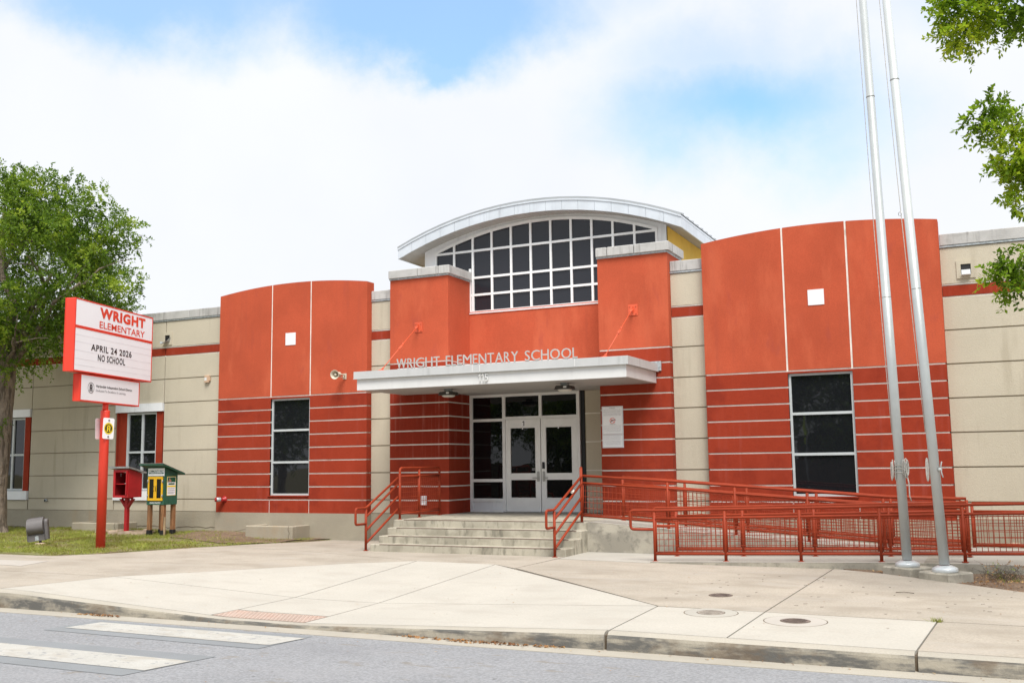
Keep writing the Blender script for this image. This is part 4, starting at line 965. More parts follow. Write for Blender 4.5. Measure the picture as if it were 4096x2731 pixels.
def h_logo(parent, T, r, cr, ch, fill=None, off=0.0):
    """ring, block H and a row of small figures above it, as flat print; T maps (x, z) print coordinates"""
    def P(x, z, k=0): return T @ Vector((x, -off-k*.0012, z))
    def ring(r0, r1, k, m):
        n = 36; vs = []; 
        for i in range(n): a = 2*math.pi*i/n; vs += [P(r0*math.cos(a), r0*math.sin(a), k), P(r1*math.cos(a), r1*math.sin(a), k)]
        MB().add(vs, [(2*i, 2*i+1, (2*i+3) % (2*n), (2*i+2) % (2*n)) for i in range(n)]).build('logo_print', m, parent)
    def poly(pts_, k, mb): mb.add([P(a*r, b*r, k) for a, b in pts_], [tuple(range(len(pts_)))])
    if fill: ring(0.001, r, 1, fill)
    ring(r*.86 if fill else r*.91, r*1.12 if fill else r, 2, cr)
    q = MB()
    for s_ in (-1, 1):
        poly([(s_*.10, .18), (s_*.46, .18), (s_*.46, .36), (s_*.06, .36)], 3, q)
        poly([(s_*.14, -.42), (s_*.42, -.42), (s_*.42, .18), (s_*.12, .18)], 3, q)
        poly([(s_*.06, -.62), (s_*.50, -.62), (s_*.50, -.42), (s_*.10, -.42)], 3, q)
    poly([(-.14, -.18), (.14, -.18), (.14, .02), (-.14, .02)], 3.2, q)
    for i in range(7):
        cx_ = -.33+.11*i; hh = .52+.09*(i % 2)+.05*(3-abs(3-i))/3
        poly([(cx_-.055, .39), (cx_+.055, .39), (cx_+.045, hh), (cx_-.045, hh)], 3, q)
        poly([(cx_+.045*math.cos(a), hh+.05+.045*math.sin(a)) for a in [2*math.pi*j/8 for j in range(8)]], 3.1, q)
    q.build('logo_print', ch, parent)
h_logo(c2, ST @ Matrix.Translation((-.695, 0, 3.363)), .115, 'ink_black', 'ink_black', None, .0825)
# the two small plates on the pole
for s_, lab in ((1, 'yellow'), (-1, 'blank')):
    T = Matrix.Translation((SX+s_*.112, SY, 2.53)) @ Matrix.Rotation(R(90), 4, 'Z') @ Matrix.Rotation(R(2)*s_, 4, 'Y')
    w2, h2, r2 = .152, .225, .035
    pl_ = []
    for (a, b, a0) in ((w2-r2, h2-r2, 0), (-w2+r2, h2-r2, 90), (-w2+r2, -h2+r2, 180), (w2-r2, -h2+r2, 270)): pl_ += [(a+r2*math.cos(R(a0+30*i)), b+r2*math.sin(R(a0+30*i))) for i in range(4)]
    pq = MB().prism(pl_, -.002, .002, T=T).build('plaque', 'sign_white', sg)
    MB().box(-.02, .02, -.012, .012, .16, .19, T).box(-.02, .02, -.012, .012, -.19, -.16, T).build('bracket', 'chrome', pq)
    if s_ > 0: h_logo(pq, T @ Matrix.Translation((0, 0, .0)), .112, 'ink_yellow', 'ink_yellow', 'ink_black', .0025)

# ------------------------------------------------------------------ little boxes by the window
fp = thing('food_pantry', 'dark green food pantry cabinet with yellow doors on four wooden posts', 'cabinet')
px0, px1, py0, py1 = -19.296, -18.722, 19.20, 19.64
q = MB(); q.prism([(py0+.02, .762), (py1, .762), (py1, 1.532), (py0+.02, 1.675)], px0, px1, 'x'); q.build('body', 'green', fp)
for i in range(3):
    xa = py0+.02+(py1-py0-.02)*i/3; box('side_board', 'green', fp, px1, px1+.008, xa+.003, xa+.137, .765, 1.53)
fr_ = MB(); fr_.box(px0, px1, py0, py0+.02, .762, .86); fr_.box(px0, px1, py0, py0+.02, 1.46, 1.675); fr_.box(px0, px0+.04, py0, py0+.02, .86, 1.46); fr_.box(px1-.04, px1, py0, py0+.02, .86, 1.46); fr_.build('front_frame', 'green', fp)
rfz = lambda y_: 1.69+(py0-y_)*.325
q = MB(); q.prism([(py0-.16, rfz(py0-.16)), (py1+.16, rfz(py1+.16)), (py1+.16, rfz(py1+.16)+.035), (py0-.16, rfz(py0-.16)+.035)], px0-.13, px1+.10, 'x'); rf_ = q.build('roof', 'green', fp)
for k in range(5):
    ya = py0-.165+.152*k; q = MB(); q.prism([(ya, rfz(ya)+.036), (ya+.156, rfz(ya+.156)+.036), (ya+.156, rfz(ya+.156)+.041), (ya, rfz(ya)+.048)], px0-.135, px1+.105, 'x'); q.build('shingle', 'shingle', rf_)
for a, b, hs_ in ((px0+.045, px0+.283, 1), (px0+.288, px1-.046, -1)):
    q = MB(); y0_ = py0-.022; f_ = .045
    q.box(a, a+f_, y0_, py0-.001, .866, 1.458); q.box(b-f_, b, y0_, py0-.001, .866, 1.458); q.box(a+f_, b-f_, y0_, py0-.001, 1.40, 1.458); q.box(a+f_, b-f_, y0_, py0-.001, .866, .925)
    d_ = q.build('door', 'yellowp', fp); box('pane', 'glass_door', d_, a+f_-.002, b-f_+.002, y0_+.010, y0_+.014, .923, 1.402)
    hx = b-.028 if hs_ > 0 else a+.028; MB().tube(fillet([(hx, y0_, 1.23), (hx-.012*hs_, y0_-.03, 1.20), (hx-.012*hs_, y0_-.03, 1.13), (hx, y0_, 1.10)], .02), .006, 6).build('handle', 'ink_black', d_)
    hx = a if hs_ > 0 else b
    for zz in (.98, 1.34): MB().box(hx-.022, hx+.022, y0_-.004, y0_, zz-.035, zz+.035).tube([(hx, y0_-.006, zz-.036), (hx, y0_-.006, zz+.036)], .006, 6).build('hinge', 'chrome', d_)
pn = MB().box(px0+.03, px1-.005, py0-.006, py0-.001, 1.475, 1.665).build('name_board', 'sign_white', fp)
q = MB(); text_into(q, 'COMMUNITY FIRST', (px0+.055, py0-.0075, 1.565), (1, 0, 0), (0, 0, 1), .49, .052, .004); q.build('lettering', 'ink_green', pn)
MB().box(px0+.055, px1-.03, py0-.0085, py0-.0065, 1.528, 1.555).build('print_band', 'ink_green', pn)
q = MB(); text_into(q, 'HEALTH PLANS', (px0+.12, py0-.0105, 1.532), (1, 0, 0), (0, 0, 1), .36, .018, .012); q.build('lettering', 'sign_white', pn)
q = MB(); text_into(q, 'FOOD PANTRY', (px0+.105, py0-.002, .79), (1, 0, 0), (0, 0, 1), .36, .042, .018); q.build('lettering', 'sign_white', fp)
po = MB().box(px1+.009, px1+.012, 19.275, 19.575, .985, 1.455).build('poster', 'ink_yellow', fp)
MB().box(px1+.012, px1+.0135, 19.285, 19.565, .995, 1.445).build('paper', 'sign_white', po)
q = MB().box(px1+.0135, px1+.0145, 19.29, 19.56, 1.315, 1.44); q.box(px1+.0135, px1+.0145, 19.32, 19.53, 1.255, 1.295); q.build('print_block', 'ink_green', po)
MB().box(px1+.0135, px1+.0143, 19.29, 19.56, 1.195, 1.235).build('print_block', 'ink_yellow', po)
q = MB(); 
for cy_, cz_, r_ in ((19.36, 1.395, .022), (19.385, 1.35, .03), (19.34, 1.345, .026)): q.lathe([(r_, 0), (r_, .001)], (px1+.0146, cy_, cz_), (1, 0, 0), 12)
q.build('print_figure', 'skin', po)
q = MB()
for k in range(9):
    if k in (2, 5): continue
    q.box(px1+.0135, px1+.0142, 19.30, 19.55-.02*(k % 3), 1.165-.0165*k, 1.171-.0165*k)
q.build('print_line', 'ink_grey', po)
for i, (x, y_) in enumerate(((px0+.06, py0+.06), (px1-.07, py0+.06), (px0+.10, py1-.02), (px1-.07, py1-.05))):
    lg = MB().bbox(x-.05, x+.05, y_-.05, y_+.05, -.1, .77, .01).build('post', 'cedar', fp)
    MB().bbox(x-.056, x+.056, y_-.056, y_+.056, -.1, .14, .006).build('rubber_boot', 'black', lg)
MB().box(px1-.015, px1+.025, py0+.02, py0+.05, -.1, .46).build('stake', 'pine', fp)
rb_ = thing('book_box', 'bright red open wooden box with a shelf on one red post, hinged door frame ajar', 'box')
bx0, bx1, by0, by1 = -20.444, -19.911, 19.20, 19.633; w_ = .018
q = MB(); q.prism([(by0, .938), (by1, .938), (by1, 1.54), (by0, 1.65)], bx1-w_, bx1, 'x'); q.prism([(by0, .938), (by1, .938), (by1, 1.54), (by0, 1.65)], bx0, bx0+w_, 'x')
q.box(bx0+w_, bx1-w_, by1-w_, by1, .94, 1.54); q.box(bx0+w_, bx1-w_, by0+.001, by1-w_, .94, .96); q.build('body', 'boxred', rb_)
q = MB(); q.box(bx0+w_, bx1-w_, by1-w_-.004, by1-w_, .96, 1.5); q.box(bx0+w_, bx0+w_+.003, by0+.02, by1-w_, .96, 1.53); q.build('lining', 'boxin', rb_)
box('shelf', 'boxred', rb_, bx0+w_, bx1-w_, by0+.03, by1-w_, 1.27, 1.288)
q = MB(); q.box(bx0, bx0+.07, by0-.018, by0, .94, 1.64); q.box(bx1-.085, bx1, by0-.018, by0, .94, 1.64); q.box(bx0+.07, bx1-.085, by0-.018, by0, 1.58, 1.64); q.box(bx0+.07, bx1-.085, by0-.018, by0, .94, .995); q.build('front_frame', 'boxred', rb_)
Td = Matrix.Translation((bx1-.07, by0-.02, 0)) @ Matrix.Rotation(R(-16), 4, 'Z') @ Matrix.Rotation(R(2), 4, 'Y')
q = MB(); q.box(-.06, 0, -.016, 0, 1.0, 1.62, Td); q.box(-.36, -.31, -.016, 0, 1.0, 1.62, Td) if 0 else None; d_ = q.build('door', 'boxred', rb_)
MB().lathe([(.012, 0), (.016, .02), (.008, .03)], Td @ Vector((-.05, -.016, 1.29)), (0, -1, 0), 10).build('knob', 'chrome', d_)
rz = lambda y_: 1.665+(by0-y_)*.24
q = MB(); q.prism([(by0-.08, rz(by0-.08)), (by1+.08, rz(by1+.08)), (by1+.08, rz(by1+.08)+.028), (by0-.08, rz(by0-.08)+.028)], bx0-.10, bx1+.07, 'x'); r_ = q.build('roof', 'galv', rb_)
q = MB(); q.prism([(by0-.085, rz(by0-.085)+.029), (by1+.085, rz(by1+.085)+.029), (by1+.085, rz(by1+.085)+.038), (by0-.085, rz(by0-.085)+.038)], bx0-.105, bx1+.075, 'x'); q.build('shingle', 'shingle', r_)
MB().tube([(bx0+.2, by0+.03, 1.57), (bx0+.205, by0+.03, 1.47), (bx0+.225, by0+.03, 1.47), (bx0+.23, by0+.03, 1.57)], .003, 5).build('chain', 'chrome', rb_)
pc = ((bx0+bx1)/2, (by0+by1)/2); 
MB().bbox(pc[0]-.048, pc[0]+.048, pc[1]-.048, pc[1]+.048, -.1, .93, .006).build('post', 'boxred', rb_)
q = MB(); q.box(bx0+.12, bx1-.10, pc[1]-.045, pc[1]+.045, .90, .937)
for s_ in (-1, 1): q.prism([(pc[0]+s_*.04, .66), (pc[0]+s_*.04, .75), (pc[0]+s_*.17, .90), (pc[0]+s_*.24, .90)][::s_], pc[1]-.04, pc[1]+.04)
q.build('brace', 'boxred', rb_)
# ring of stones round its post
sr = thing('stone_ring', 'rough ring of flat tan stones on the grass around the red box post', 'stones')
rn = random.Random(3)
for k in range(12):
    a = 2*math.pi*k/12; cx_ = pc[0]-.05+.78*math.cos(a); cy_ = pc[1]-.0+.40*math.sin(a); T = Matrix.Translation((cx_, cy_, lawn_h(cx_, cy_)+.01)) @ Matrix.Rotation(a+1.57+rn.uniform(-.3, .3), 4, 'Z') @ Matrix.Rotation(rn.uniform(-.06, .06), 4, 'X')
    n = 7; L_ = rn.uniform(.15, .21); W_ = rn.uniform(.08, .11); pts_ = [(L_*math.cos(2*math.pi*i/n)*rn.uniform(.85, 1.1), W_*math.sin(2*math.pi*i/n)*rn.uniform(.85, 1.15)) for i in range(n)]
    MB().prism(pts_, -.03, rn.uniform(.04, .075), 'z', T).build('stone', 'flag', sr)
# floodlight
fl_ = thing('floodlight', 'grey landscape floodlight in a U bracket on a short stem in the lawn', 'floodlight')
fx, fy = -19.26, 16.05; fz = lawn_h(fx, fy)
T = Matrix.Translation((fx, fy, fz)) @ Matrix.Rotation(R(36), 4, 'Z') @ Matrix.Rotation(R(-7), 4, 'Y')
MB().lathe([(.115, -.03), (.115, .035), (.09, .045)], (fx+.02, fy, fz), seg=18).build('footing', 'flag', fl_)
MB().lathe([(.028, .03), (.028, .10)], (fx+.02, fy, fz), seg=10).build('stem', 'lamp_bronze', fl_)
q = MB(); q.bbox(-.21, .14, -.09, .09, .085, .235, .012, T); q.build('bracket', 'lamp_grey', fl_)
q = MB(); q.bbox(.14, .215, -.075, .075, .10, .50, .012, T); q.prism([(.14+0*.0, 0)], 0, 0) if 0 else None
q.bbox(-.235, -.205, -.06, .06, .10, .44, .008, T); q.lathe([(.075, 0), (.07, .07), (.05, .08)], T @ Vector((.14, 0, .48)), (T.to_3x3() @ Vector((1, 0, 0))), 16); q.build('arm', 'lamp_grey', fl_)
prof = [(-.19, .40), (-.185, .34), (-.15, .28), (-.09, .235), (-.01, .22), (.06, .235), (.12, .28), (.15, .33), (.12, .55), (.09, .575), (-.02, .595), (-.10, .56), (-.16, .50)]
for _ in range(3): prof = [p_ for i in range(len(prof)) for p_ in ((prof[i][0]*.75+prof[(i+1) % len(prof)][0]*.25, prof[i][1]*.75+prof[(i+1) % len(prof)][1]*.25), (prof[i][0]*.25+prof[(i+1) % len(prof)][0]*.75, prof[i][1]*.25+prof[(i+1) % len(prof)][1]*.75))]
q = MB(); q.prism(prof, -.20, .135, 'x', T); q.build('housing', 'lamp_grey', fl_)
q = MB(); q.prism([(.125, .35), (.155, .36), (.125, .56), (.10, .56)], -.19, .125, 'x', T); q.build('lens', 'glass', fl_)
q = MB(); q.box(-.185, .12, .0, .11, .588, .602, T @ Matrix.Rotation(R(-8), 4, 'X') if 0 else T); q.build('visor', 'lamp_grey', fl_)
MB().prism([(-.06, .10), (.02, .10), (.015, .19), (-.02, .205), (-.055, .19)], -.094, -.088, 'y', T).build('cover_plate', 'galv', fl_)
# concrete wells against the wall
for (x0, x1, y0_, y1_, zt, lab, ywall) in ((-16.62, -15.20, 19.74, FP-.01, .255, 'low beige concrete box below the tall window of the left pavilion', FP), (-22.75, -21.05, 19.95, WP-.01, .24, 'low weathered concrete box at the wall between the tree and the red sign pole', WP)):
    wl_ = thing('window_well', lab, 'concrete box', 'concrete wells at the foot of the wall')
    q = MB(); q.bbox(x0, x1, y0_, y0_+.15, -.4, zt, .02); q.bbox(x0, x0+.15, y0_+.13, y1_, -.4, zt-.002, .015); q.bbox(x1-.15, x1, y0_+.13, y1_, -.4, zt-.002, .015); q.build('wall', 'plinth', wl_)
    MB().box(x0+.15, x1-.15, y0_+.15, y1_, -.4, zt-.06).build('fill', 'soil', wl_)
    ck = MB(); cx_ = x1-.10; pts_ = [(cx_, y0_-.002, zt), (cx_-.02, y0_-.002, zt-.08), (cx_+.02, y0_-.002, zt-.16), (cx_-.01, y0_-.002, zt-.26), (cx_+.015, y0_-.002, zt-.38)]; ck.tube(pts_, .005, 4); ck.build('crack', 'joint', wl_)
# fire department connection
fc = thing('fire_connection', 'red capped fire hose connection on the wall at the left end of the pavilion', 'hydrant')
fxx, fzz = -17.92, .855
q = MB(); q.lathe([(.085, 0), (.085, .01), (.05, .02), (.045, .10)], (fxx+.03, FP, fzz), (0, -1, 0), 18); q.build('flange', 'hred', fc)
q = MB(); q.lathe([(.05, 0), (.055, .02), (.055, .10), (.045, .12)], (fxx, FP-.10, fzz), (-.5, -.85, 0), 16); q.build('coupling', 'galv', fc)
q = MB(); q.lathe([(.058, .0), (.058, .025), (.03, .03)], Vector((fxx, FP-.10, fzz))+Vector((-.5, -.85, 0)).normalized()*.12, (-.5, -.85, 0), 16); q.build('cap', 'hred', fc)
# loudspeaker
hn = thing('loudspeaker', 'beige horn loudspeaker on the orange wall left of the canopy', 'loudspeaker')
hd = Vector((.2, -.96, -.12)).normalized(); hc = Vector((-14.215, 20.02, 3.84))
q = MB(); q.lathe([(.045, -.20), (.05, -.17), (.055, -.10), (.075, -.05), (.105, 0), (.112, .006), (.104, .004), (.07, -.05), (.045, -.12), (.03, -.13)], hc, hd, 28); q.build('horn', 'horn', hn)
q = MB(); q.lathe([(.022, -.12), (.03, -.06), (.03, -.035), (.012, -.028)], hc, hd, 16); q.build('horn_core', 'horn', hn)
q = MB(); q.lathe([(.05, 0), (.055, .02), (.055, .10), (.03, .11)], hc-hd*.30, hd, 16); q.build('driver', 'horn', hn)
q = MB(); bkp = hc-hd*.22; q.tube([bkp+Vector((.06, 0, .0)), bkp+Vector((.07, .12, .0)), Vector((bkp.x+.05, FP, 3.84))], .014, 6); q.tube([bkp-Vector((0, 0, .05)), Vector((bkp.x+.05, FP-.02, 3.78))], .012, 6); q.box(bkp.x, bkp.x+.10, FP-.015, FP, 3.76, 3.90); q.build('bracket', 'horn', hn)
q = MB(); q.box(-14.40, -14.14, FP-.006, FP, 3.90, 4.11); q.build('junction_plate', 'orange', hn)
# strobe box
sbx = thing('wall_siren', 'small tan plastic siren box on the beige wall left of the pavilion', 'siren')
MB().bbox(-18.78, -18.64, WP-.07, WP, 3.90, 4.09, .012).build('case', 'tanbox', sbx); MB().box(-18.765, -18.69, WP-.0715, WP-.07, 3.95, 4.03).build('grille', 'canopy', sbx); MB().box(-18.64, -18.60, WP-.05, WP-.01, 3.94, 4.05).build('side_lens', 'tanbox', sbx)
# canopy lights
for x, y_, lab in ((-10.73, 19.36, 'square bronze ceiling light under the left part of the canopy'), (-7.93, 19.25, 'square bronze ceiling light under the right part of the canopy, nearer the notices')):
    li = thing('canopy_light', lab, 'light', 'lights under the entrance canopy')
    MB().bbox(x-.075, x+.075, y_-.06, y_+.06, 3.235, 3.298, .006).build('junction_box', 'galv', li)
    q = MB(); q.bbox(x-.165, x+.165, y_-.165, y_+.165, 3.175, 3.238, .02); q.box(x-.175, x+.175, y_-.175, y_+.175, 3.165, 3.176); q.build('housing', 'lamp_bronze', li)
    q = MB(); q.box(x+.03, x+.10, y_-.169, y_-.163, 3.19, 3.225); q.build('label_plate', 'canopy', li)
    q = MB(); n = 12; q.lathe([(.15, 0), (.14, -.025), (.09, -.042), (.01, -.046)], (x, y_, 3.166), seg=20); q.build('lens', 'lens', li)
# notices by the door
def notice(z0, z1, lab, lines, head=None):
    nt_ = thing('notice_sign', lab, 'sign', 'white notices on the right entrance pier')
    xa, xb = -7.57, -7.095; y_ = FP-.012
    MB().bbox(xa, xb, y_-.003, FP-.002, z0, z1, .002).build('plate', 'sign_white', nt_)
    q = MB(); e_ = .012
    for a in ((xa+e_, xb-e_, z1-e_-.004, z1-e_), (xa+e_, xb-e_, z0+e_, z0+e_+.004), (xa+e_, xa+e_+.004, z0+e_+.004, z1-e_-.004), (xb-e_-.004, xb-e_, z0+e_+.004, z1-e_-.004)): q.box(a[0], a[1], y_-.0038, y_-.003, a[2], a[3])
    for s_, wf, hh, zz in lines: text_into(q, s_, (xa+.035+(1-wf)*.2*(1 if len(s_) < 20 else 0), y_-.004, zz), (1, 0, 0), (0, 0, 1), (xb-xa-.07)*wf, hh, .004)
    q.build('printed_text', 'ink_grey', nt_); return nt_, xa, xb, y_
L1 = ['No person shall carry a concealed handgun in any school', 'building or school, in any parking area, or on any property', 'whatsoever under control of the HARLANDALE INDEPENDENT', 'SCHOOL DISTRICT. No person shall have a concealed handgun', 'in any vehicle in any parking area, or on any property whatsoever', 'under control of the HARLANDALE INDEPENDENT SCHOOL', 'DISTRICT. This prohibition applies to all persons, including']
L2 = ['Se prohibe cargar armas escondidas en un edificio de la escuela,', 'en escuelas, o en areas de estacionamiento, o en cualquier', 'propiedad bajo el control de el DISTRITO ESCOLAR INDEPENDIENTE', 'DE HARLANDALE. Se prohibe cargar armas escondidas en cualquier', 'vehiculo en cualquier area de estacionamiento, o en cualquier propiedad', 'bajo el control de el DISTRITO ESCOLAR INDEPENDIENTE DE']
z1 = 2.853; ln = [('ATTENTION', .32, .022, z1-.05)]+[(s_, .97, .011, z1-.075-.021*i) for i, s_ in enumerate(L1)]+[('ATENCION', .32, .020, z1-.395)]+[(s_, .97, .011, z1-.42-.024*i) for i, s_ in enumerate(L2)]
o_, xa, xb, y_ = notice(2.255, 2.853, 'tall white ATTENTION notice with a crossed-out gun symbol on the red pier', ln)
q = MB(); cx_, cz_ = (xa+xb)/2, 2.545; n = 28; vs = []
for i in range(n): a = 2*math.pi*i/n; vs += [(cx_+.052*math.cos(a), y_-.006, cz_+.052*math.sin(a)), (cx_+.062*math.cos(a), y_-.006, cz_+.062*math.sin(a))]
q.add(vs, [(2*i, 2*i+1, (2*i+3) % (2*n), (2*i+2) % (2*n)) for i in range(n)]); q.add([(cx_-.042, y_-.0065, cz_+.034), (cx_-.034, y_-.0065, cz_+.042), (cx_+.042, y_-.0065, cz_-.034), (cx_+.034, y_-.0065, cz_-.042)], [(0, 1, 2, 3)]); q.build('symbol_ring', 'ink_red', o_)
q = MB(); q.add([(cx_+a, y_-.0055, cz_+b) for a, b in ((-.045, -.035), (-.03, -.035), (-.018, -.005), (.0, -.012), (.008, .004), (.08, .016), (.08, .024), (-.02, .018), (-.03, .005))], [tuple(range(9))]); q.build('symbol_gun', 'ink_black', o_)
ln = [(s_, .93, .012, 2.205-.022*i) for i, s_ in enumerate(['Pursuant to Section 30.06, Penal Code (trespass by', 'holder of license to carry a concealed handgun), a', 'person licensed under Gov. Code may not enter', 'this property with a concealed handgun'])]+[(s_, .93, .012, 2.10-.022*i) for i, s_ in enumerate(['Conforme a la Seccion 30.06 del Codigo Penal, la', 'Infraccion (ejercer) portar una pistola oculta, una persona', 'con licencia para portar una pistola oculta, no puede', 'entrar a esta propiedad con una pistola oculta'])]
notice(1.972, 2.250, 'short white notice of two text blocks mounted right below the gun notice', ln)
# papers box behind the guard rail, security keypad
ob = thing('wall_outlet', 'small white electric outlet cover low on the left pier behind the mesh', 'outlet')
ox = -.5942*FP-.0; ox = -11.98
MB().bbox(ox-.07, ox+.07, FP-.05, FP, .74, .96, .01).build('cover', 'sign_white', ob); MB().box(ox-.05, ox+.05, FP-.052, FP-.05, .80, .93).build('lid', 'canopy', ob)
# covers in the pavement
def cover(x, y_, r0, r1, m0, m1, lab, dz=.0):
    t = thing('utility_cover', lab, 'cover', 'round covers in the pavement')
    z = gz(x, y_)
    nv = Vector((-(gz(x+.1, y_)-gz(x-.1, y_))/.2, -(gz(x, y_+.1)-gz(x, y_-.1))/.2, 1)).normalized()
    if r0: MB().lathe([(r0, -.05), (r0, .0005)], (x, y_, z), nv, seg=40).build('gap_ring', 'joint', t); MB().lathe([(r0-.010, -.05), (r0-.012, .002)], (x, y_, z), nv, seg=40).build('collar', m0, t)
    MB().lathe([(r1, -.05), (r1, .0035)], (x, y_, z), nv, seg=32).build('rim', 'joint', t)
    MB().lathe([(r1-.008, -.05), (r1-.01, .006)], (x, y_, z), nv, seg=32).build('lid', m1, t); z += .002-.008
    q = MB(); nb_ = 5
    for i in range(-nb_, nb_+1):
        hw = math.sqrt(max(0, (r1*.8)**2-(i*r1*.15)**2))
        if abs(i) > 1: q.box(x-hw, x+hw, y_+i*r1*.15-.004, y_+i*r1*.15+.004, z+.014, z+.019)
    q.box(x-r1*.5, x+r1*.5, y_-.012, y_+.012, z+.014, z+.019)
    q.build('cast_relief', m1, t)
cover(-3.10, 11.84, .315, .165, 'walk', 'ironpale', 'round cover with a pale worn lid in a concrete collar near the kerb crack')
cover(-2.10, 11.60, .345, .165, 'patch', 'iron', 'round dark rusty lid in a wide pale concrete collar close to the kerb')
cover(-3.32, 13.20, 0, .155, 'walk', 'iron', 'small iron lid without a collar, farther from the kerb than the other covers')
# ------------------------------------------------------------------ trees
def leaves_mesh(name, m, parent, clumps, size, per, seed, reject=None, twl=(.25, .55), droop=.35):
    rg = np.random.RandomState(seed); V = []; TW = []
    for (c, r, nt_) in clumps:
        c = np.array(c); r = np.array(r)
        d = rg.normal(size=(nt_, 3)); d /= np.linalg.norm(d, axis=1)[:, None]
        rad = rg.rand(nt_)**.45
        p = c+d*r*rad[:, None]*.85
        td = d*.9+rg.normal(size=(nt_, 3))*.45; td[:, 2] += rg.uniform(-.5, .35, nt_); td /= np.linalg.norm(td, axis=1)[:, None]
        L = rg.uniform(*twl, nt_)*min(1.3, .6+r.mean()*.5)
        t = np.linspace(.05, 1, per)[None, :, None]
        pts = p[:, None, :]+td[:, None, :]*L[:, None, None]*t; pts[:, :, 2] -= droop*L[:, None]*(t[..., 0]**2)*rg.uniform(.2, 1.1, nt_)[:, None]
        TW.append(pts[:, [0, per//2, per-1], :])
        q = pts.reshape(-1, 3); n = len(q)
        ax = np.repeat(td, per, axis=0)
        sd_ = np.cross(ax, rg.normal(size=(n, 3))); sd_ /= np.linalg.norm(sd_, axis=1)[:, None]
        la = ax*.6+sd_*.9+rg.normal(size=(n, 3))*.25; la /= np.linalg.norm(la, axis=1)[:, None]
        lb = np.cross(la, rg.normal(size=(n, 3))*.6+np.array([0, 0, 1.2])); lb /= np.linalg.norm(lb, axis=1)[:, None]
        s = size*rg.uniform(.65, 1.25, n)[:, None]
        quad = np.stack([q, q+la*s*.5+lb*s*.27, q+la*s, q+la*s*.5-lb*s*.27], axis=1)
        V.append(quad)
    V = np.concatenate(V)
    if reject is not None: V = V[~reject(V[:, 0, :])]
    n = len(V); me = bpy.data.meshes.new(name); me.vertices.add(n*4); me.vertices.foreach_set('co', V.reshape(-1).astype('f4'))
    me.loops.add(n*4); me.loops.foreach_set('vertex_index', np.arange(n*4, dtype='i4')); me.polygons.add(n)
    me.polygons.foreach_set('loop_start', np.arange(0, n*4, 4, dtype='i4')); me.polygons.foreach_set('loop_total', np.full(n, 4, dtype='i4')); me.update()
    o = link(name, me, m, parent); tag(o, kind='stuff')
    return o, np.concatenate(TW)
def twigs_mesh(TW, parent, keep, seed, reject=None, r=.004):
    rg = np.random.RandomState(seed); idx = rg.permutation(len(TW))[:keep]; q = MB()
    for i in idx:
        if reject is not None and reject(TW[i][:1])[0]: continue
        q.tube([tuple(p) for p in TW[i]], r, 3, cap=False, r2=r*.4)
    o = q.build('twigs', 'twig', parent); tag(o, kind='stuff')
def wiggle(a, b, n, amp, rnd):
    a, b = Vector(a), Vector(b); L = (b-a).length; out = []
    for i in range(n+1):
        t = i/n; k = math.sin(math.pi*t)*amp*L; out.append(a.lerp(b, t)+Vector((rnd.uniform(-k, k), rnd.uniform(-k, k), rnd.uniform(-k, k)*.6+math.sin(math.pi*t)*.08*L)))
    return out
def trunk_mesh(path, radii, parent, seed, seg=22):
    """fluted trunk with flared foot"""
    q = MB(); rnd = random.Random(seed); pts = [Vector(p) for p in path]
    ph = [rnd.uniform(0, 6.28) for _ in range(4)]; N_ = 26; vs = []
    for i in range(N_+1):
        t = i/N_*(len(pts)-1); k = min(int(t), len(pts)-2); p = pts[k].lerp(pts[k+1], t-k); r0 = radii[k]+(radii[k+1]-radii[k])*(t-k)
        for j in range(seg):
            a = 2*math.pi*j/seg; rr = r0*(1+.06*math.sin(3*a+ph[0]+i*.15)+.045*math.sin(7*a+ph[1]+i*.33)+.04*math.sin(11*a+ph[2]-i*.5)+(.16*math.sin(4*a+ph[3])*max(0, 1-i/4)))
            vs.append(p+Vector((math.cos(a), math.sin(a), 0))*rr)
    fs = [(i*seg+j, i*seg+(j+1) % seg, (i+1)*seg+(j+1) % seg, (i+1)*seg+j) for i in range(N_) for j in range(seg)]
    q.add(vs, fs, True); return q.build('trunk', 'bark', parent)
# the elm on the lawn
tl_ = thing('elm_tree', 'leafy elm with a thick furrowed trunk on the lawn left of the sign', 'tree')
TX, TY = -24.25, 18.75
trunk_mesh([(TX+.02, TY, -.12), (TX, TY, .25), (TX+.02, TY, 1.2), (TX+.10, TY, 2.6), (TX+.18, TY, 3.9), (TX+.22, TY, 4.6)], [.44, .31, .265, .235, .215, .20], tl_, 4)
rnd = random.Random(11); lm_ = MB(); top = Vector((TX+.2, TY, 4.4))
limbs = [((TX+.2, TY, 4.4), (-22.3, 18.6, 6.8), .13), ((TX+.2, TY, 4.2), (-20.9, 18.3, 6.4), .10), ((TX+.2, TY, 4.5), (-24.0, 18.4, 8.8), .14), ((TX+.1, TY, 4.4), (-26.6, 18.9, 7.6), .12), ((TX+.2, TY, 4.5), (-24.6, 16.6, 7.4), .10), ((TX+.2, TY, 4.5), (-23.4, 20.6, 8.0), .10), ((TX, TY, 3.6), (-26.8, 17.6, 5.6), .07), ((TX+.2, TY, 3.9), (-22.4, 17.6, 5.0), .06)]
ends = []
for a, b, r_ in limbs:
    p = wiggle(a, b, 6, .05, rnd); lm_.tube(p, r_, 8, r2=r_*.3)
    for k in range(5):
        s_ = p[2+k % 4]; e_ = s_+Vector((rnd.uniform(-1.4, 1.4), rnd.uniform(-1.2, 1.2), rnd.uniform(.1, 1.3))); lm_.tube(wiggle(s_, e_, 4, .06, rnd), r_*.38, 5, r2=.008); ends.append(e_)
lm_.build('limb', 'bark', tl_)
cl_ = []
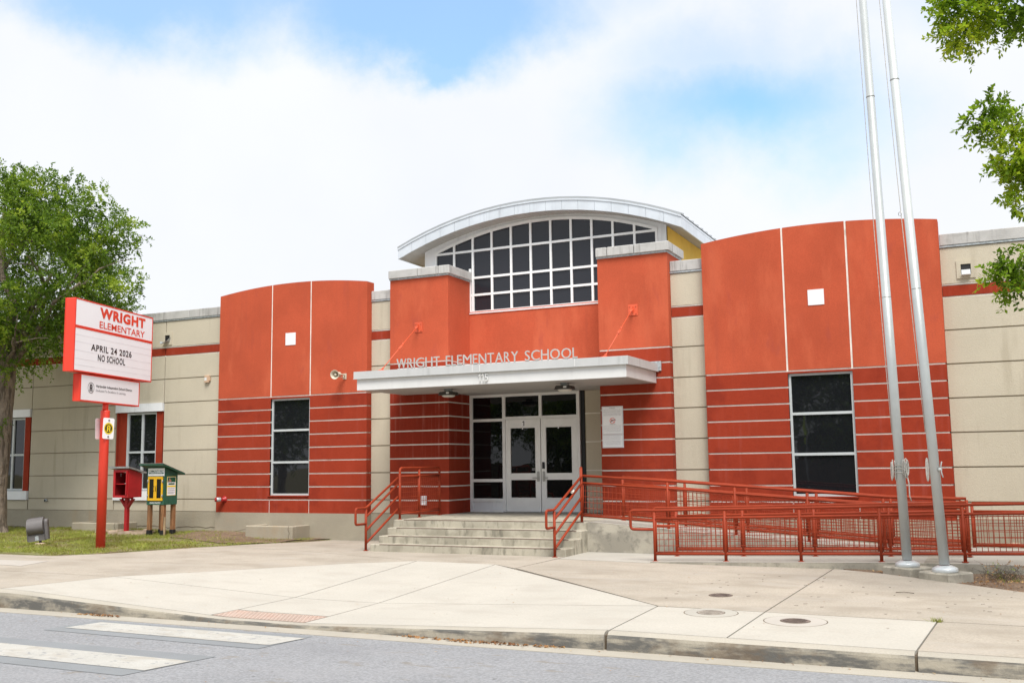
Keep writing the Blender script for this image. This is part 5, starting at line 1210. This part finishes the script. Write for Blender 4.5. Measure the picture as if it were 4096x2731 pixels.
rg = np.random.RandomState(21); EC = np.array([-24.2, 18.7, 7.1]); ER = np.array([4.3, 3.5, 2.65])
for k in range(104):
    d = rg.normal(size=3); d /= np.linalg.norm(d); c = EC+d*ER*(.42+.46*rg.rand()**.6)
    s = rg.uniform(.55, .95); cl_.append((c, (s, s, s*.62), 84))
for c, s, n in (((-20.0, 18.8, 6.45), .55, 45), ((-19.6, 18.8, 6.15), .32, 22), ((-20.6, 18.8, 7.3), .6, 45), ((-20.4, 18.8, 8.0), .45, 34), ((-21.0, 18.8, 8.8), .5, 40), ((-21.5, 18.6, 5.2), .6, 55), ((-22.2, 18.4, 4.7), .55, 50), ((-22.9, 18.2, 4.35), .45, 34), ((-21.0, 18.5, 5.7), .5, 40), ((-23.6, 17.6, 4.5), .6, 50), ((-25.2, 17.7, 4.4), .7, 60), ((-26.4, 17.8, 4.9), .8, 60),
                ((-23.0, 18.8, 9.55), .5, 36), ((-24.3, 18.8, 9.75), .5, 36), ((-22.0, 18.8, 9.25), .42, 28)): cl_.append((c, (s, s, s*.6), n))
inb = lambda P: ((P[:, 1] > 20.5) & (P[:, 2] < 6.0)) | ((P[:, 1] > 20.3) & (P[:, 2] < 6.5) & (P[:, 0] > -18.3))
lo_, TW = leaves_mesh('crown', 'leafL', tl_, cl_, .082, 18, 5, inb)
twigs_mesh(TW, tl_, 1500, 6, inb)
sp, TW2 = leaves_mesh('sprig', 'leafL', tl_, [((-23.85, 18.35, 2.75), (.16, .2, .14), 10), ((-23.65, 18.35, 2.85), (.12, .1, .06), 5)], .07, 15, 8, None, (.3, .45)); twigs_mesh(TW2, tl_, 15, 8)
# the elm whose branches hang in from the right
tr_ = thing('elm_tree', 'bright green elm whose branches hang in at the upper right above the ramp', 'tree')
trunk_mesh([(4.9, 14.4, -.2), (4.9, 14.4, .2), (4.85, 14.4, 1.6), (4.7, 14.3, 3.0), (4.6, 14.2, 4.2)], [.40, .27, .23, .21, .18], tr_, 9)
lm_ = MB(); rnd = random.Random(17)
for a, b, r_ in (((4.6, 14.2, 4.1), (.9, 13.2, 7.3), .10), ((4.6, 14.2, 4.0), (1.2, 13.1, 5.5), .06), ((4.6, 14.2, 3.6), (1.0, 13.1, 3.9), .04), ((4.6, 14.2, 4.2), (5.2, 13.6, 8.6), .13), ((4.6, 14.2, 4.2), (7.6, 14.6, 7.2), .10), ((4.6, 14.2, 4.2), (3.6, 15.6, 8.2), .09), ((4.6, 14.2, 4.2), (4.6, 12.0, 7.2), .09)):
    p = wiggle(a, b, 6, .04, rnd); lm_.tube(p, r_, 7, r2=.012)
    for k in range(4):
        s_ = p[3+k % 3]; e_ = s_+Vector((rnd.uniform(-.8, .3), rnd.uniform(-.4, .4), rnd.uniform(-.3, .5))); lm_.tube(wiggle(s_, e_, 4, .06, rnd), .014, 4, r2=.004)
lm_.build('limb', 'bark', tr_)
cr = []
for c, s, n in (((.55, 13.0, 7.15), (.7, .6, .34), 120), ((.15, 13.0, 7.0), (.42, .4, .22), 60), ((-.15, 13., 7.3), (.25, .3, .16), 26), ((-.28, 13., 7.12), (.12, .2, .10), 10), ((-.05, 13., 6.75), (.26, .3, .14), 30), ((.8, 13.0, 6.8), (.5, .5, .2), 46), ((1.2, 13.2, 7.9), (.9, .8, .5), 90), ((.5, 13.0, 7.75), (.5, .5, .25), 50),
                ((.22, 13., 5.85), (.16, .3, .10), 14), ((.05, 13., 5.66), (.16, .2, .09), 16), ((.35, 13., 5.55), (.30, .3, .13), 36), ((.42, 13., 5.15), (.22, .3, .20), 40), ((.50, 13., 4.85), (.20, .3, .16), 34), ((.62, 13., 5.2), (.3, .3, .3), 40), ((.38, 13., 4.62), (.10, .2, .06), 9),
                ((.36, 13., 3.82), (.16, .25, .10), 20), ((.20, 13., 3.74), (.12, .2, .06), 12), ((.28, 13., 3.94), (.07, .1, .06), 6), ((.30, 13., 3.58), (.12, .2, .06), 10), ((.7, 13.1, 3.85), (.4, .4, .2), 50)): cr.append((c, s, int(n*1.5)))
rg = np.random.RandomState(31)
for k in range(44):
    d = rg.normal(size=3); d /= np.linalg.norm(d); c = np.array([4.9, 14.2, 7.2])+d*np.array([3.2, 2.9, 2.2])*(.5+.45*rg.rand())
    if c[0] < 1.6: continue
    cr.append((c, (.8, .8, .5), 45))
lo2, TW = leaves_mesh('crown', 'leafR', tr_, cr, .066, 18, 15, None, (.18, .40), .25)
twigs_mesh(TW, tr_, 1400, 16, r=.003)

# ------------------------------------------------------------------ grass, dry leaves, weeds
def blades(name, poly, n, hmin, hmax, wd, m, seed, mask=None, lean=.5, hfun=lawn_h, parent=None, xr=None):
    rg = np.random.RandomState(seed); xs = [p[0] for p in poly]; ys = [p[1] for p in poly]; x0 = max(min(xs), xr[0]) if xr else min(xs); x1 = max(xs)
    V = []; k = 0
    while k < n:
        x = rg.uniform(x0, x1); y = rg.uniform(min(ys), max(ys))
        if not inside((x, y), poly): k += .2; continue
        if mask and rg.rand() > mask(x, y): k += .35; continue
        z = hfun(x, y)
        for _ in range(3):
            xx = x+rg.normal()*.012; yy = y+rg.normal()*.012; h = rg.uniform(hmin, hmax); a = rg.uniform(0, 6.28); l = rg.normal(size=2)*lean*h
            V.append([(xx-math.cos(a)*wd, yy-math.sin(a)*wd, z-.01), (xx+math.cos(a)*wd, yy+math.sin(a)*wd, z-.01), (xx+l[0], yy+l[1], z+h)])
        k += 1
    V = np.array(V); n_ = len(V); me = bpy.data.meshes.new(name); me.vertices.add(n_*3); me.vertices.foreach_set('co', V.reshape(-1).astype('f4'))
    me.loops.add(n_*3); me.loops.foreach_set('vertex_index', np.arange(n_*3, dtype='i4')); me.polygons.add(n_)
    me.polygons.foreach_set('loop_start', np.arange(0, n_*3, 3, dtype='i4')); me.polygons.foreach_set('loop_total', np.full(n_, 3, dtype='i4')); me.update()
    o = link(name, me, m, parent); tag(o, kind='stuff'); return o
def gm(x, y):
    v = .5+.28*math.sin(x*1.7+y*.9)*math.sin(y*2.3-x*.6)+.3*math.sin(x*4.1+2)*math.sin(y*5.3+1)
    v = v*1.25+.08
    if x > -18.3 and y > 17.2+(-x-14.6)*.18: v = v-.75 if rgm.rand() < .9 else v
    return min(1, max(.05, v))
rgm = np.random.RandomState(2)
blades('grass', [(-31, 14.40), (-16.9, 14.40), (-16.22, 15.04), (-15.08, 17.2), (-14.68, 19.1), (-14.7, 20.3), (-20, 20.5), (-31, 20.6)], 46000, .022, .062, .006, 'grass', 12, gm, 1.0)
blades('grass_tuft', [(-16.95, 14.32), (-16.2, 14.96), (-15.06, 17.1), (-14.66, 18.8), (-14.75, 18.8), (-15.2, 17.1), (-16.3, 15.05), (-17, 14.42)], 900, .02, .07, .005, 'grass', 13, None, 1.1)
blades('weed', [(-.74, 12.02), (-.62, 12.02), (-.62, 12.14), (-.74, 12.14)], 18, .02, .06, .006, 'grass', 14, None, .9, gz)
blades('weed', [(-.1, 15.55), (3, 14.6), (3, 15.8), (-.1, 16.3)], 420, .02, .07, .006, 'grass', 15, lambda x, y: .5+.5*math.sin(x*7)*math.sin(y*5), 1.0, bed_h)
def litter(name, poly, n, s0, s1, seed, hf, m='litter', flat=.25, dens=None):
    rg = np.random.RandomState(seed); xs = [p[0] for p in poly]; ys = [p[1] for p in poly]; q = MB(); k = 0
    while k < n:
        x = rg.uniform(min(xs), max(xs)); y = rg.uniform(min(ys), max(ys))
        if not inside((x, y), poly): k += .2; continue
        if dens and rg.rand() > dens(x, y): k += .3; continue
        s = rg.uniform(s0, s1); a = rg.uniform(0, 6.28); T = Matrix.Translation((x, y, hf(x, y)+.004+rg.rand()*s*.3)) @ Euler((rg.normal()*flat, rg.normal()*flat, a)).to_matrix().to_4x4()
        q.add([T @ Vector(p) for p in ((-s, 0, 0), (-s*.2, -s*.42, s*.12), (s, 0, s*.05), (-s*.2, s*.42, s*.12))], [(0, 1, 2, 3)]); k += 1
    return tag(q.build(name, m), kind='stuff')
litter('leaf_litter', [(-1.9, 16.38), (-1.07, 15.72), (-.51, 15.3), (.22, 14.75), (1.2, 14.2), (4, 13.5), (4, 16.4), (-1.9, 16.4)], 2600, .012, .032, 1, bed_h, flat=.4)
litter('leaf_litter', [(-30, 14.5), (-16.9, 14.5), (-15.1, 17.3), (-14.7, 20.2), (-30, 20.3)], 900, .01, .026, 2, lambda x, y: lawn_h(x, y)+.02)
litter('leaf_litter', [(-11.4, 10.12), (-10.6, 10.12), (-10.7, 10.24), (-11.3, 10.24)], 120, .012, .03, 3, lambda x, y: -.298, flat=.4)
litter('leaf_litter', [(-6.4, 10.20), (-6.3, 10.24), (-4.2, 10.24), (-4.4, 10.16), (-5.4, 10.10)], 330, .012, .032, 4, lambda x, y: -.298, flat=.4)
litter('leaf_litter', [(-16, 10.05), (3, 10.05), (3, 10.24), (-16, 10.24)], 90, .008, .022, 5, lambda x, y: -.298)
litter('leaf_litter', [(-14, 10.6), (3, 10.6), (3, 13.0), (-2, 15.9), (-14, 15)], 120, .008, .020, 6, gz, flat=.1)
litter('leaf_litter', [(-13, 6.5), (1, 6.5), (1, 9.9), (-13, 9.9)], 60, .008, .02, 7, lambda x, y: -.303, flat=.1)
litter('leaf_litter', [(-7, 19.2), (4, 19.7), (4, 20.4), (-7, 20.4)], 500, .015, .035, 8, lambda x, y: .06, flat=.4)
q = MB(); rnd = random.Random(8)                                     # little sticks on the pavement
for k in range(60):
    x, y = rnd.uniform(-4, .5), rnd.uniform(12.3, 15.4); a = rnd.uniform(-.5, .5); L_ = rnd.uniform(.02, .05)
    z = gz(x, y)+.005; q.tube([(x, y, z), (x+math.cos(a)*L_, y+math.sin(a)*L_, z+.003)], .0022, 4)
q.tube([(-1.27, 14.12, gz(-1.2, 14.1)+.006), (-1.17, 14.08, gz(-1.2, 14.1)+.02), (-1.05, 14.11, gz(-1.2, 14.1)+.006)], .005, 4)
tag(q.build('twig_litter', 'twig'), kind='stuff')
sh_ = thing('dry_shrub', 'low twiggy half-dry shrub in the leaf litter right of the flagpole footings', 'shrub')
q = MB()
for k in range(75):
    b = Vector((.02+rnd.gauss(0, .16), 15.95+rnd.gauss(0, .12), -.02)); e_ = b+Vector((rnd.gauss(0, .13), rnd.gauss(0, .11), rnd.uniform(.06, .19))); q.tube(wiggle(b, e_, 3, .08, rnd), .003, 3, cap=False, r2=.0015)
q.build('stem', 'twig', sh_)
leaves_mesh('foliage', 'litter', sh_, [((.02, 15.95, .12), (.3, .2, .08), 22)], .028, 7, 4, None, (.08, .18))
leaves_mesh('foliage', 'leafR', sh_, [((-.05, 15.9, .10), (.25, .18, .07), 9)], .026, 7, 9, None, (.08, .18))
rs = thing('rubble', 'row of broken pale stones along the foot of the right beige wall behind the railing', 'stones')
for k in range(26):
    x = -.25+k*.17+rnd.uniform(-.04, .04); y = 20.30+rnd.uniform(-.12, .12); s_ = rnd.uniform(.06, .13)
    T = Matrix.Translation((x, y, .08)) @ Euler((rnd.uniform(-.4, .4), rnd.uniform(-.4, .4), rnd.uniform(0, 3))).to_matrix().to_4x4(); n = 6
    MB().prism([(s_*math.cos(6.28*i/n)*rnd.uniform(.8, 1.2), s_*.7*math.sin(6.28*i/n)*rnd.uniform(.8, 1.2)) for i in range(n)], -.05, s_*.5, 'z', T).build('stone', 'flag', rs)

# ------------------------------------------------------------------ the far side of the street (mirrored in the glass)
tag(MB().box(-120, 120, -3.2, -.85, -.5, -.15).build('pavement', 'tan'), kind='structure')
tag(MB().box(-120, 120, -40, -3.2, -.5, -.14).build('front_yard', 'turf'), kind='structure')
wf = thing('wooden_fence', 'grey weathered board fence across the street, mirrored in the door glass', 'fence')
bd_ = None
for k in range(190):
    x = -36+k*.155; hh = 1.72+.02*math.sin(k*1.7)
    if bd_ is None:
        bd_ = MB().box(0, .145, 0, .02, -.14, 1.72).build('board', 'woodfence', wf); bd_.location = (x, -8, 0)
    else:
        c = bd_.copy(); c.location = (x, -8, .02*math.sin(k*1.7)); COL.objects.link(c)
MB().box(-36, -6.5, -8.06, -8.0, .1, .2).box(-36, -6.5, -8.06, -8.0, 1.3, 1.4).build('stringer', 'woodfence', wf)
hs = thing('house', 'grey blue clapboard house with a brown gable roof across the street', 'house')
for (x0, x1) in ((-44, -33), (-21, -11), (1, 12)):
    if x0 != -21: continue
    MB().box(x0, x1, -20, -13, -.2, 2.9).build('wall', 'siding', hs)
    MB().prism([(x0-.5, 2.85), (x1+.5, 2.85), ((x0+x1)/2, 5.2)], -20.5, -12.6).build('roof', 'houseroof', hs)
    q = MB(); 
    for a in (x0+1.5, x0+6.5): q.box(a, a+1.2, -13.03, -12.98, .9, 2.2)
    q.build('window', 'glass', hs)
h2 = thing('house', 'second clapboard house with a low brown roof farther right across the street', 'house')
MB().box(-9, 3, -19, -12, -.2, 2.8).build('wall', 'beige', h2); MB().prism([(-9.5, 2.75), (3.5, 2.75), (-3, 4.9)], -19.5, -11.6).build('roof', 'houseroof', h2)
for i, (x, y, s_) in enumerate(((-27, -9.5, 1.15), (-19.5, -6.2, .9), (-13.2, -9.8, 1.1), (-7.4, -9.0, 1.2), (-33.5, -8, 1.1), (-2.0, -10.5, 1.15), (6, -9, 1.1), (-39, -8.5, 1.25), (-45, -9, 1.3), (-51, -9.5, 1.3), (-57, -9, 1.3), (-23, -11, 1.35))):
    t = thing('street_tree', ('broad', 'small', 'tall', 'spreading', 'far', 'dense', 'round', 'tall wide', 'high domed', 'very broad', 'farthest', 'highest')[i]+' green tree standing across the street behind the camera', 'tree', 'trees across the street')
    trunk_mesh([(x, y, -.3), (x, y, .3), (x+.1, y, 2.4*s_)], [.3, .2, .15], t, i, 10)
    cc = []
    rg = np.random.RandomState(50+i)
    for k in range(26):
        d = rg.normal(size=3); d /= np.linalg.norm(d); cc.append((np.array([x, y, 4.0*s_])+d*np.array([2.8, 2.4, 2.8])*s_*(.45+.4*rg.rand()), (1.1, 1.1, .8), 60))
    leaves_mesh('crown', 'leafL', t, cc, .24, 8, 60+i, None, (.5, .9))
cs = thing('crossing_sign', 'yellow green pentagon school crossing sign on a post across the street', 'sign')
MB().tube([(-6.9, -1.5, -.2), (-6.9, -1.5, 3.7)], .03, 8).build('post', 'galv', cs)
q = MB(); q.prism([(-1.88, 2.75), (-1.12, 2.75), (-1.12, 3.2), (-1.5, 3.62), (-1.88, 3.2)], -6.945, -6.935, 'x'); q.prism([(-1.8, 2.3), (-1.2, 2.3), (-1.2, 2.65), (-1.8, 2.65)], -6.945, -6.935, 'x'); q.build('plate', 'crossgreen', cs)
